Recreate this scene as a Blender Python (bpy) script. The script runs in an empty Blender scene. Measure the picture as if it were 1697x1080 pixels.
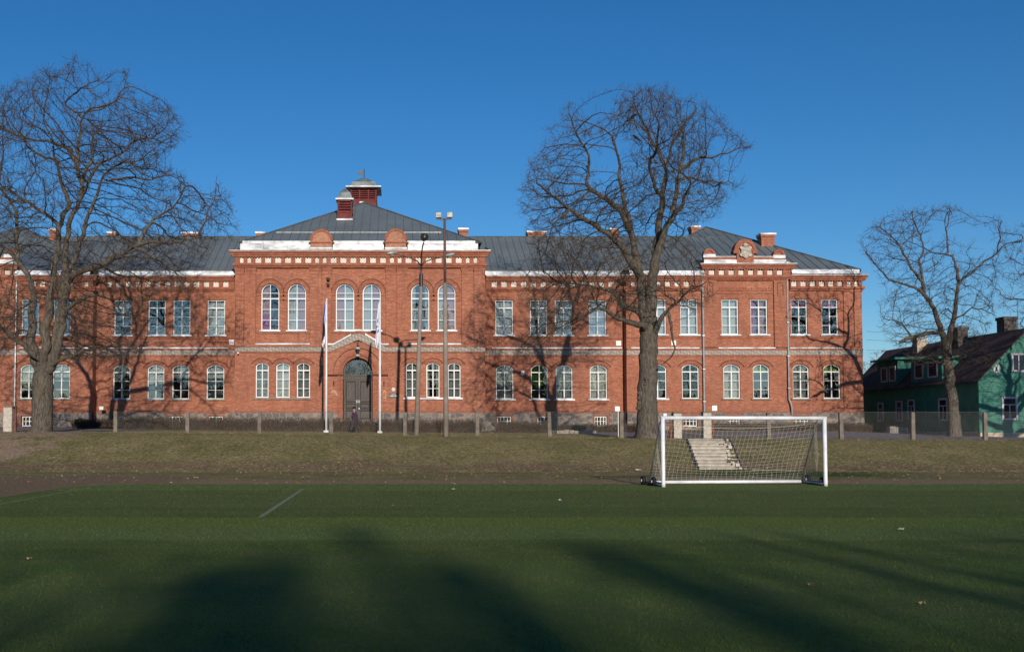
import bpy, math, random
from mathutils import Vector, Matrix
from mathutils.geometry import tessellate_polygon
from mathutils import noise as mnoise
R = math.radians
random.seed(7)
sc = bpy.context.scene
COL = sc.collection

# ------------------------------------------------------------------ camera
F = 1600.0; X0 = 664.0; TT = 0.0416; YH = 711.0
T = math.atan(TT); YP = YH - F * TT; EYE = 1.76
cd = bpy.data.cameras.new('camera'); cam = bpy.data.objects.new('camera', cd); COL.objects.link(cam)
cd.sensor_width = 36.0; cd.lens = 36.0 * F / 1697.0
cd.shift_x = (848.5 - X0) / 1697.0; cd.shift_y = (YP - 540.0) / 1697.0
cd.clip_start = 0.1; cd.clip_end = 6000
cam.location = (0, 0, EYE); cam.rotation_euler = (math.pi / 2 + T, 0, 0)
sc.camera = cam

def W(px, py, Y):
    "world point on the plane at distance Y seen at photo pixel px, py"
    u = (px - X0) / F; v = (YP - py) / F
    ry = math.cos(T) - v * math.sin(T); rz = math.sin(T) + v * math.cos(T)
    s = Y / ry
    return Vector((u * s, Y, EYE + rz * s))
def WX(px, Y, py=560): return W(px, py, Y).x
def WZ(py, Y): return W(X0, py, Y).z

# ------------------------------------------------------------------ sky and sun
SUN = Vector((0.112, -1.0, 0.30)).normalized()
w = bpy.data.worlds.new('World'); sc.world = w; w.use_nodes = True
nt = w.node_tree; nt.nodes.clear()
sky = nt.nodes.new('ShaderNodeTexSky'); sky.sky_type = 'NISHITA'; sky.sun_disc = False
sky.sun_elevation = math.asin(SUN.z); sky.sun_rotation = math.atan2(SUN.x, SUN.y)
sky.air_density = 1.0; sky.dust_density = 0.05; sky.ozone_density = 5.0; sky.altitude = 50
bg = nt.nodes.new('ShaderNodeBackground'); bg.inputs[1].default_value = 0.112
ow = nt.nodes.new('ShaderNodeOutputWorld')
hs = nt.nodes.new('ShaderNodeHueSaturation'); hs.inputs['Saturation'].default_value = 1.19; hs.inputs['Hue'].default_value = 0.502
nt.links.new(sky.outputs[0], hs.inputs['Color']); nt.links.new(hs.outputs[0], bg.inputs[0]); nt.links.new(bg.outputs[0], ow.inputs[0])
sl = bpy.data.lights.new('sun', 'SUN'); sl.energy = 4.6; sl.angle = R(0.53); sl.color = (1.0, 0.90, 0.78)
so = bpy.data.objects.new('sun', sl); COL.objects.link(so)
so.rotation_euler = SUN.to_track_quat('Z', 'Y').to_euler(); so.location = (10, -60, 40)
sc.view_settings.view_transform = 'Standard'; sc.view_settings.look = 'None'
sc.view_settings.exposure = -0.15; sc.view_settings.gamma = 1.0
sc.cycles.max_bounces = 6; sc.cycles.transparent_max_bounces = 12

# ------------------------------------------------------------------ materials
class NT:
    def __init__(s, name, rough=0.8, spec=0.3, metallic=0.0):
        s.m = bpy.data.materials.new(name); s.m.use_nodes = True
        s.t = s.m.node_tree; s.b = s.t.nodes['Principled BSDF']
        s.b.inputs['Roughness'].default_value = rough
        s.b.inputs['Specular IOR Level'].default_value = spec
        s.b.inputs['Metallic'].default_value = metallic
        s.pos = None
    def n(s, t, **k):
        o = s.t.nodes.new(t)
        for a, v in k.items(): setattr(o, a, v)
        return o
    def L(s, a, b): s.t.links.new(a, b)
    def P(s):
        if s.pos is None: s.pos = s.n('ShaderNodeNewGeometry').outputs['Position']
        return s.pos
    def scaled(s, sx, sy, sz):
        v = s.n('ShaderNodeVectorMath', operation='MULTIPLY'); s.L(s.P(), v.inputs[0]); v.inputs[1].default_value = (sx, sy, sz)
        return v.outputs[0]
    def noise(s, scale, detail=4, rough=0.6, vec=None, lo=0.35, hi=0.65):
        o = s.n('ShaderNodeTexNoise'); o.inputs['Scale'].default_value = scale; o.inputs['Detail'].default_value = detail
        o.inputs['Roughness'].default_value = rough; s.L(vec if vec is not None else s.P(), o.inputs['Vector'])
        r = s.n('ShaderNodeMapRange'); s.L(o.outputs[0], r.inputs[0]); r.inputs[1].default_value = lo; r.inputs[2].default_value = hi
        return r.outputs[0]
    def rng(s, val, a, b, c=0.0, d=1.0):
        r = s.n('ShaderNodeMapRange'); s.L(val, r.inputs[0])
        for i, x in zip((1, 2, 3, 4), (a, b, c, d)): r.inputs[i].default_value = x
        return r.outputs[0]
    def mix(s, fac, a, b, mode='MIX'):
        o = s.n('ShaderNodeMix', data_type='RGBA', blend_type=mode)
        for i, x in ((0, fac), (6, a), (7, b)):
            if isinstance(x, (int, float)): o.inputs[i].default_value = x
            elif isinstance(x, tuple): o.inputs[i].default_value = (*x, 1)
            else: s.L(x, o.inputs[i])
        return o.outputs[2]
    def math(s, op, a, b=None):
        o = s.n('ShaderNodeMath', operation=op)
        for i, x in ((0, a), (1, b)):
            if x is None: continue
            if isinstance(x, (int, float)): o.inputs[i].default_value = x
            else: s.L(x, o.inputs[i])
        return o.outputs[0]
    def xyz(s):
        o = s.n('ShaderNodeSeparateXYZ'); s.L(s.P(), o.inputs[0]); return o.outputs
    def color(s, c):
        if isinstance(c, tuple): s.b.inputs['Base Color'].default_value = (*c, 1)
        else: s.L(c, s.b.inputs['Base Color'])
        return s
    def bump(s, h, strength=0.5, dist=0.02):
        o = s.n('ShaderNodeBump'); o.inputs['Strength'].default_value = strength; o.inputs['Distance'].default_value = dist
        s.L(h, o.inputs['Height']); s.L(o.outputs[0], s.b.inputs['Normal']); return s

def simple(name, c, rough=0.7, spec=0.3, var=0.25, scale=3.0, metallic=0.0, bump=0.0):
    k = NT(name, rough, spec, metallic)
    n = k.noise(scale, 5)
    lo = tuple(x * (1 - var) for x in c); hi = tuple(min(1, x * (1 + var)) for x in c)
    k.color(k.mix(n, lo, hi))
    if bump: k.bump(k.noise(scale * 6, 4), bump, 0.02)
    return k.m

def brick(name, c1, c2, mortar, tint=1.0, soldier=False):
    k = NT(name, 0.92, 0.15)
    x, y, z = k.xyz()
    u = k.math('ADD', x, y)
    cv = k.n('ShaderNodeCombineXYZ')
    if soldier: k.L(z, cv.inputs[0]); k.L(u, cv.inputs[1])
    else: k.L(u, cv.inputs[0]); k.L(z, cv.inputs[1])
    b = k.n('ShaderNodeTexBrick'); k.L(cv.outputs[0], b.inputs['Vector'])
    b.inputs['Scale'].default_value = 1.0; b.inputs['Brick Width'].default_value = 0.27; b.inputs['Row Height'].default_value = 0.085
    b.inputs['Mortar Size'].default_value = 0.013; b.inputs['Mortar Smooth'].default_value = 0.3; b.inputs['Bias'].default_value = 0.0
    b.inputs['Color1'].default_value = (*c1, 1); b.inputs['Color2'].default_value = (*c2, 1); b.inputs['Mortar'].default_value = (*mortar, 1)
    col = b.outputs['Color']
    # odd pale or burnt bricks, row to row streaks, broad weathering
    col = k.mix(k.noise(9.0, 3, vec=k.scaled(0.45, 0.45, 1.6), lo=0.44, hi=0.66), col, tuple(v * 0.52 for v in c1))
    col = k.mix(k.math('MULTIPLY', k.noise(7.0, 2, vec=k.scaled(0.5, 0.5, 1.7), lo=0.56, hi=0.68), 0.5), col, (0.60, 0.29, 0.18))
    g = k.noise(0.35, 6, 0.7, lo=0.3, hi=0.75)
    col = k.mix(k.math('MULTIPLY', g, 0.50), col, (0.25, 0.095, 0.062))
    col = k.mix(k.math('MULTIPLY', k.noise(0.55, 6, 0.75, vec=k.scaled(1, 1, 0.7), lo=0.52, hi=0.78), 0.45), col, (0.56, 0.27, 0.17))
    st = k.noise(0.8, 5, 0.7, vec=k.scaled(2.2, 2.2, 0.35), lo=0.52, hi=0.8)
    col = k.mix(k.math('MULTIPLY', st, 0.5), col, (0.14, 0.085, 0.07))
    col = k.mix(k.math('MULTIPLY', k.math('MULTIPLY', k.noise(1.9, 5, 0.7, vec=k.scaled(2.6, 2.6, 0.22), lo=0.5, hi=0.72), k.noise(0.25, 4, lo=0.45, hi=0.6)), 0.55), col, (0.13, 0.07, 0.055))
    # darker and greyer towards the foot of the wall
    ft = k.math('MULTIPLY', k.rng(z, 3.2, 2.5), k.noise(0.9, 5, lo=0.3, hi=0.6))
    col = k.mix(k.math('MULTIPLY', ft, 0.55), col, (0.17, 0.105, 0.085))
    k.color(col)
    k.bump(k.math('ADD', k.math('MULTIPLY', b.outputs['Fac'], -1.0), k.noise(12.0, 4)), 0.5, 0.012)
    return k.m

M = {}
M['brick'] = brick('red_brick', (0.60, 0.228, 0.130), (0.37, 0.118, 0.066), (0.22, 0.13, 0.10))  # mortar tone darkened to carry the shadow in the joints too
M['brick_trim'] = brick('red_brick_trim', (0.50, 0.172, 0.096), (0.35, 0.106, 0.060), (0.20, 0.11, 0.08))
M['brick_pale'] = brick('orange_brick', (0.66, 0.29, 0.17), (0.48, 0.18, 0.11), (0.50, 0.38, 0.30))
M['brick_dark'] = simple('dark_brick_edge', (0.13, 0.06, 0.045), 0.9, 0.1, 0.35, 4)
M['plaster'] = simple('cream_plaster', (0.66, 0.60, 0.53), 0.9, 0.2, 0.14, 1.5)
M['white_paint'] = simple('white_window_paint', (0.80, 0.80, 0.77), 0.5, 0.4, 0.06, 2)
M['flash'] = NT('pale_metal_flashing', 0.55, 0.4)
k = M['flash']; k.color(k.mix(k.noise(0.9, 5, vec=k.scaled(1, 1, 2.5), lo=0.40, hi=0.66), (0.86, 0.87, 0.89), (0.27, 0.29, 0.30)))
k.bump(k.noise(1.2, 3), 0.25, 0.06); M['flash'] = k.m
M['galv'] = simple('grey_galvanised_metal', (0.42, 0.44, 0.44), 0.5, 0.5, 0.3, 1.6, 0.3, 0.2)
k = NT('slate_blue_sheet_roof', 0.5, 0.35)
c = k.mix(k.noise(0.22, 6, 0.7), (0.108, 0.132, 0.142), (0.158, 0.182, 0.188))
c = k.mix(k.math('MULTIPLY', k.noise(1.3, 6, 0.75, vec=k.scaled(1.6, 0.5, 0.5), lo=0.5, hi=0.8), 0.5), c, (0.155, 0.155, 0.145))
c = k.mix(k.math('MULTIPLY', k.noise(14, 2, lo=0.62, hi=0.75), 0.3), c, (0.04, 0.045, 0.045))
k.color(c); k.bump(k.noise(0.9, 3), 0.15, 0.05); M['roof'] = k.m
M['seam'] = simple('dark_roof_seam', (0.085, 0.098, 0.105), 0.6, 0.3, 0.3, 2)
M['cupola_roof'] = simple('weathered_tin', (0.22, 0.25, 0.24), 0.45, 0.5, 0.35, 2.0, 0.35, 0.2)
M['oxblood'] = simple('oxblood_boards', (0.155, 0.040, 0.038), 0.8, 0.2, 0.25, 4)
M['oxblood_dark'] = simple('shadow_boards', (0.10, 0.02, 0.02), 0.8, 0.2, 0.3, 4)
# field stone plinth
k = NT('fieldstone_masonry', 0.95, 0.2)
x, y, z = k.xyz(); cv = k.n('ShaderNodeCombineXYZ'); k.L(k.math('ADD', x, y), cv.inputs[0]); k.L(k.math('MULTIPLY', z, 1.5), cv.inputs[1])
vo = k.n('ShaderNodeTexVoronoi'); vo.inputs['Scale'].default_value = 2.3; vo.inputs['Randomness'].default_value = 0.55; k.L(cv.outputs[0], vo.inputs['Vector'])
ve = k.n('ShaderNodeTexVoronoi', feature='DISTANCE_TO_EDGE'); ve.inputs['Scale'].default_value = 2.3; ve.inputs['Randomness'].default_value = 0.55; k.L(cv.outputs[0], ve.inputs['Vector'])
cr = k.n('ShaderNodeValToRGB'); sp = k.n('ShaderNodeSeparateColor'); k.L(vo.outputs['Color'], sp.inputs[0]); k.L(sp.outputs[0], cr.inputs[0])
cr.color_ramp.elements[0].color = (0.11, 0.10, 0.10, 1); cr.color_ramp.elements[1].color = (0.38, 0.25, 0.19, 1)
for p, cc in ((0.3, (0.15, 0.13, 0.12, 1)), (0.55, (0.34, 0.27, 0.21, 1)), (0.75, (0.12, 0.11, 0.12, 1))):
    e = cr.color_ramp.elements.new(p); e.color = cc
edge = k.rng(ve.outputs['Distance'], 0.03, 0.09)
c = k.mix(edge, (0.33, 0.28, 0.23), cr.outputs[0]); c = k.mix(k.math('MULTIPLY', k.noise(6, 5), 0.5), c, (0.11, 0.10, 0.095))
k.color(c); k.bump(edge, 0.6, 0.05); M['stone'] = k.m
M['granite'] = simple('grey_granite', (0.26, 0.23, 0.20), 0.9, 0.2, 0.3, 5, bump=0.4)
# carved stone string course with a running wave
k = NT('carved_stone_band', 0.9, 0.2)
x, y, z = k.xyz(); s1 = k.math('SINE', k.math('MULTIPLY', k.math('ADD', x, k.math('MULTIPLY', z, 0.8)), 20.0)); s2 = k.math('SINE', k.math('MULTIPLY', k.math('SUBTRACT', x, z), 10.0))
wv = k.rng(k.math('MULTIPLY', s1, s2), -0.2, 0.5)
c = k.mix(wv, (0.30, 0.26, 0.22), (0.44, 0.39, 0.34)); c = k.mix(k.math('MULTIPLY', k.noise(1.2, 5), 0.45), c, (0.22, 0.19, 0.16)); k.color(c); k.bump(wv, 0.6, 0.03); M['band'] = k.m
M['pale_stone'] = simple('pale_carved_stone', (0.46, 0.42, 0.36), 0.9, 0.2, 0.25, 4, bump=0.5)
# window glass: part mirror, part clear
g = bpy.data.materials.new('window_glass'); g.use_nodes = True; t = g.node_tree; t.nodes.clear()
o = t.nodes.new('ShaderNodeOutputMaterial'); mx = t.nodes.new('ShaderNodeMixShader'); tr = t.nodes.new('ShaderNodeBsdfTransparent'); gl = t.nodes.new('ShaderNodeBsdfGlossy')
gl.inputs['Roughness'].default_value = 0.015; gl.inputs['Color'].default_value = (1.0, 0.92, 0.84, 1); tr.inputs['Color'].default_value = (0.82, 0.86, 0.86, 1)
bp = t.nodes.new('ShaderNodeBump'); nn = t.nodes.new('ShaderNodeTexNoise'); nn.inputs['Scale'].default_value = 1.6; nn.inputs['Detail'].default_value = 1
ge = t.nodes.new('ShaderNodeNewGeometry'); t.links.new(ge.outputs['Position'], nn.inputs['Vector']); t.links.new(nn.outputs[0], bp.inputs['Height'])
bp.inputs['Strength'].default_value = 0.25; bp.inputs['Distance'].default_value = 0.012; t.links.new(bp.outputs[0], gl.inputs['Normal'])
mx.inputs[0].default_value = 0.30
t.links.new(tr.outputs[0], mx.inputs[1]); t.links.new(gl.outputs[0], mx.inputs[2]); t.links.new(mx.outputs[0], o.inputs[0]); M['glass'] = g
M['room'] = simple('dim_room', (0.07, 0.065, 0.06), 0.9, 0.1, 0.4, 0.6)
def cloth(name, c):
    k = NT(name, 0.95, 0.1); x, y, z = k.xyz()
    f = k.rng(k.math('SINE', k.math('MULTIPLY', k.math('ADD', x, k.noise(1.5, 2)), 42.0)), -1, 1)
    k.color(k.mix(f, tuple(v * 0.72 for v in c), c)); return k.m
M['c_pink'] = cloth('pink_curtain', (0.62, 0.37, 0.36)); M['c_magenta'] = cloth('magenta_curtain', (0.50, 0.10, 0.25))
M['c_white'] = cloth('white_curtain', (0.64, 0.65, 0.60)); M['c_grey'] = cloth('grey_blind', (0.30, 0.32, 0.32))
M['c_green'] = cloth('green_blind', (0.34, 0.48, 0.10)); M['c_deep'] = cloth('deep_green_curtain', (0.06, 0.17, 0.03))
k = NT('dark_door_wood', 0.55, 0.4); x, y, z = k.xyz()
k.color(k.mix(k.noise(3, 6, vec=k.scaled(9, 9, 0.8)), (0.035, 0.026, 0.022), (0.10, 0.078, 0.066))); k.bump(k.noise(6, 4, vec=k.scaled(9, 9, 0.8)), 0.3, 0.01); M['door'] = k.m
M['door_bead'] = simple('bead_recess_shade', (0.028, 0.021, 0.018), 0.6, 0.3, 0.3, 5)  # dark bead tone paints the shaded recess lines round the door panels
M['iron'] = simple('black_iron', (0.02, 0.02, 0.022), 0.5, 0.5, 0.3, 5)
M['pipe'] = simple('galvanised_pipe', (0.45, 0.47, 0.48), 0.4, 0.5, 0.2, 2, 0.5)
M['concrete'] = simple('rough_concrete', (0.185, 0.155, 0.125), 0.95, 0.15, 0.28, 3, bump=0.5)
M['concrete_pale'] = simple('pale_concrete', (0.50, 0.45, 0.38), 0.95, 0.15, 0.2, 5, bump=0.5)
M['tread'] = simple('shaded_tread_concrete', (0.38, 0.34, 0.28), 0.95, 0.15, 0.2, 5, bump=0.4)  # darker than the risers to paint the treads' weaker light and nosing lines
M['pole_conc'] = simple('pole_concrete', (0.27, 0.225, 0.19), 0.95, 0.15, 0.18, 2, bump=0.3)
M['pole_steel'] = simple('oxide_painted_steel', (0.10, 0.062, 0.06), 0.6, 0.4, 0.2, 3)
M['white_pole'] = simple('white_enamel', (0.74, 0.75, 0.77), 0.4, 0.5, 0.12, 3)
M['alu'] = simple('grey_blue_aluminium', (0.16, 0.18, 0.24), 0.4, 0.5, 0.15, 3, 0.5)
M['rubber'] = simple('black_rubber', (0.012, 0.013, 0.014), 0.7, 0.3, 0.3, 6)
M['net'] = simple('off_white_twine', (0.62, 0.58, 0.50), 0.9, 0.2, 0.1, 4)
M['lampglass'] = simple('pale_lamp_glass', (0.45, 0.47, 0.40), 0.2, 0.6, 0.35, 6)
M['rust'] = simple('rusty_iron', (0.18, 0.06, 0.04), 0.9, 0.2, 0.4, 8)
M['wire'] = simple('grey_wire', (0.22, 0.22, 0.20), 0.7, 0.4, 0.2, 3)
# bark
def bark(name, a, b, sc_=1.0):
    k = NT(name, 0.95, 0.1)
    n = k.noise(7 * sc_, 7, 0.75, vec=k.scaled(1.8, 1.8, 0.45))
    c = k.mix(n, a, b); c = k.mix(k.math('MULTIPLY', k.noise(1.1, 5, lo=0.5, hi=0.75), 0.5), c, (0.13, 0.13, 0.075))
    k.color(c); k.bump(n, 0.9, 0.05); return k.m
M['bark'] = bark('oak_bark', (0.055, 0.044, 0.036), (0.235, 0.198, 0.160))
M['twig'] = bark('oak_twigs', (0.050, 0.038, 0.030), (0.165, 0.128, 0.100))
M['twig_far'] = bark('far_twigs', (0.16, 0.13, 0.13), (0.24, 0.20, 0.20))
M['hedge'] = bark('hedge_twigs', (0.052, 0.034, 0.024), (0.21, 0.145, 0.105))
# green clapboard house
k = NT('green_clapboard', 0.75, 0.3); x, y, z = k.xyz()
fr = k.math('FRACT', k.math('MULTIPLY', z, 6.6))
c = k.mix(k.noise(1.2, 6, 0.7), (0.036, 0.165, 0.125), (0.080, 0.24, 0.185)); c = k.mix(k.math('MULTIPLY', k.noise(5, 4, vec=k.scaled(1, 1, 4), lo=0.5, hi=0.8), 0.5), c, (0.12, 0.27, 0.21))
c = k.mix(k.rng(fr, 0.14, 0.02), c, (0.015, 0.08, 0.055)); k.color(c); k.bump(fr, 0.7, 0.03); M['clap'] = k.m
M['green_trim'] = simple('green_trim', (0.05, 0.22, 0.155), 0.7, 0.3, 0.2, 3)
M['brown_roof'] = simple('brown_felt_roof', (0.11, 0.078, 0.068), 0.95, 0.1, 0.3, 1.2, bump=0.3)
M['grey_white'] = simple('greyish_white_paint', (0.52, 0.48, 0.54), 0.6, 0.3, 0.1, 3)
M['sooty'] = simple('sooty_masonry', (0.11, 0.095, 0.085), 0.95, 0.1, 0.7, 5, bump=0.4)
M['cream_brick'] = simple('cream_masonry', (0.50, 0.42, 0.32), 0.95, 0.1, 0.2, 4)
# ground covers
k = NT('bank_grass_and_soil', 0.97, 0.1); x, y, z = k.xyz()
fine = k.noise(7, 8, 0.85, lo=0.40, hi=0.60); mid = k.noise(0.5, 7, 0.8, lo=0.42, hi=0.60); big = k.noise(0.16, 4)
grass = k.mix(fine, (0.165, 0.135, 0.060), (0.52, 0.425, 0.210))
green = k.mix(fine, (0.082, 0.094, 0.026), (0.28, 0.260, 0.100))
c = k.mix(k.math('MULTIPLY', mid, 0.75), grass, green)
soil = k.mix(fine, (0.24, 0.165, 0.095), (0.50, 0.365, 0.225))
wob = k.math('ADD', y, k.math('MULTIPLY', k.noise(0.4, 5), 1.6))
c = k.mix(k.rng(wob, 35.4, 33.8), c, soil)
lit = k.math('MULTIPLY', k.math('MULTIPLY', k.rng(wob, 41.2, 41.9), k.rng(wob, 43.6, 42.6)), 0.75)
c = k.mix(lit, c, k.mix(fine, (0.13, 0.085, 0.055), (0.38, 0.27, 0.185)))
xw = k.math('ADD', x, k.math('MULTIPLY', k.noise(0.6, 5), 4.0))
c = k.mix(k.math('MULTIPLY', k.math('MULTIPLY', k.rng(xw, -14.2, -15.4), k.rng(y, 41.5, 43)), k.rng(y, 51, 49.5)), c, k.mix(fine, (0.26, 0.18, 0.12), (0.56, 0.41, 0.28)))
c = k.mix(k.math('MULTIPLY', k.math('MULTIPLY', k.rng(x, -6.5, -8.5), k.rng(wob, 38.2, 36.6)), 0.85), c, k.mix(fine, (0.20, 0.135, 0.08), (0.42, 0.30, 0.19)))
# greener patch beside the foot of the steps and the damp strip near it
gp = k.math('MULTIPLY', k.math('MULTIPLY', k.rng(x, 10.5, 13.0), k.rng(x, 21.0, 17.0)), k.math('MULTIPLY', k.rng(wob, 35.4, 37.5), k.rng(wob, 42.3, 41.2)))
c = k.mix(gp, c, k.mix(fine, (0.035, 0.07, 0.015), (0.12, 0.18, 0.05)))
k.color(c); k.bump(fine, 0.9, 0.05); M['ground'] = k.m
k = NT('artificial_turf', 0.85, 0.12); x, y, z = k.xyz()
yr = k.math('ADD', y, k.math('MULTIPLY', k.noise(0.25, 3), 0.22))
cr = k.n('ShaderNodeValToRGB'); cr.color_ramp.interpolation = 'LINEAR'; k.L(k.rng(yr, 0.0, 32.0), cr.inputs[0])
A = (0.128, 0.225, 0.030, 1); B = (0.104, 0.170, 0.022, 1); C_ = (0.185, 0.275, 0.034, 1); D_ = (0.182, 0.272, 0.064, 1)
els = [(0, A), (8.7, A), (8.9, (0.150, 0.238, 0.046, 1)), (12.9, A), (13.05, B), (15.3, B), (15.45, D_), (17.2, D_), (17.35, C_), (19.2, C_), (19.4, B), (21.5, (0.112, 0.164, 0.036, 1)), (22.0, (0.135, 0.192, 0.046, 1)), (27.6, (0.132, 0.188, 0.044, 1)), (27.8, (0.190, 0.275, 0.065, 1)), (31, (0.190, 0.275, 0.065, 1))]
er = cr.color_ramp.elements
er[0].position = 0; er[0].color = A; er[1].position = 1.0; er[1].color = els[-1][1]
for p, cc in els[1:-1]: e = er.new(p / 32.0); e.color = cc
gr = k.noise(55, 5, 0.8, lo=0.3, hi=0.7)
c = k.mix(k.math('MULTIPLY', gr, 0.8), cr.outputs[0], (0.040, 0.068, 0.018))
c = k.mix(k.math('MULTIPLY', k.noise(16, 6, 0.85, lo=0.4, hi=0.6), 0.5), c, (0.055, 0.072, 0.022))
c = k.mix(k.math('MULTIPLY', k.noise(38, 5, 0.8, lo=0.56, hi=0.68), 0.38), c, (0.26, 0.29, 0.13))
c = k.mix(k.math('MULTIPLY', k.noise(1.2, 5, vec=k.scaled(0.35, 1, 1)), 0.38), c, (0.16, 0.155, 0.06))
k.color(c); k.bump(gr, 0.7, 0.02); M['turf'] = k.m
M['line'] = simple('worn_white_line', (0.20, 0.25, 0.17), 0.9, 0.1, 0.25, 14)
M['line_faint'] = simple('faint_line', (0.19, 0.27, 0.12), 0.9, 0.1, 0.25, 14)
k = NT('old_asphalt', 0.9, 0.3); k.color(k.mix(k.noise(2.5, 8, 0.8), (0.115, 0.10, 0.105), (0.20, 0.18, 0.185))); k.bump(k.noise(40, 3), 0.4, 0.01); M['asphalt'] = k.m
M['blade'] = simple('dry_grass_blades', (0.19, 0.165, 0.075), 0.9, 0.1, 0.55, 1.2)
M['tussock'] = simple('dull_dry_tussock', (0.15, 0.115, 0.062), 0.9, 0.1, 0.4, 2.0)
M['leaf'] = simple('fallen_leaves', (0.34, 0.23, 0.15), 0.9, 0.1, 0.5, 5)
M['spruce'] = simple('spruce_needles', (0.035, 0.06, 0.025), 0.8, 0.2, 0.4, 3)
M['skin'] = simple('skin', (0.36, 0.23, 0.19), 0.6, 0.3, 0.1, 8)
M['coat'] = simple('purple_coat', (0.042, 0.018, 0.040), 0.9, 0.1, 0.25, 12)
M['trouser'] = simple('dark_grey_trousers', (0.045, 0.042, 0.045), 0.9, 0.1, 0.2, 12)
M['hat'] = simple('dark_plum_hat', (0.035, 0.018, 0.026), 0.9, 0.1, 0.2, 20)
M['scarf'] = simple('pale_mauve_scarf', (0.30, 0.22, 0.26), 0.9, 0.1, 0.2, 20)
M['shoe'] = simple('brown_shoe', (0.07, 0.03, 0.018), 0.6, 0.3, 0.2, 20)
M['bird'] = simple('black_feathers', (0.012, 0.012, 0.016), 0.6, 0.3, 0.3, 20)
M['f_blue'] = simple('blue_cloth', (0.03, 0.10, 0.42), 0.8, 0.2, 0.1, 4); M['f_black'] = simple('black_cloth', (0.02, 0.018, 0.03), 0.8, 0.2, 0.1, 4)
M['f_white'] = simple('white_cloth', (0.74, 0.74, 0.80), 0.8, 0.2, 0.05, 4)
M['sign_black'] = simple('black_sign', (0.016, 0.022, 0.026), 0.4, 0.5, 0.1, 4)
M['cork'] = simple('sandy_relief', (0.50, 0.27, 0.17), 0.9, 0.1, 0.35, 7, bump=0.6)

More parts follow.
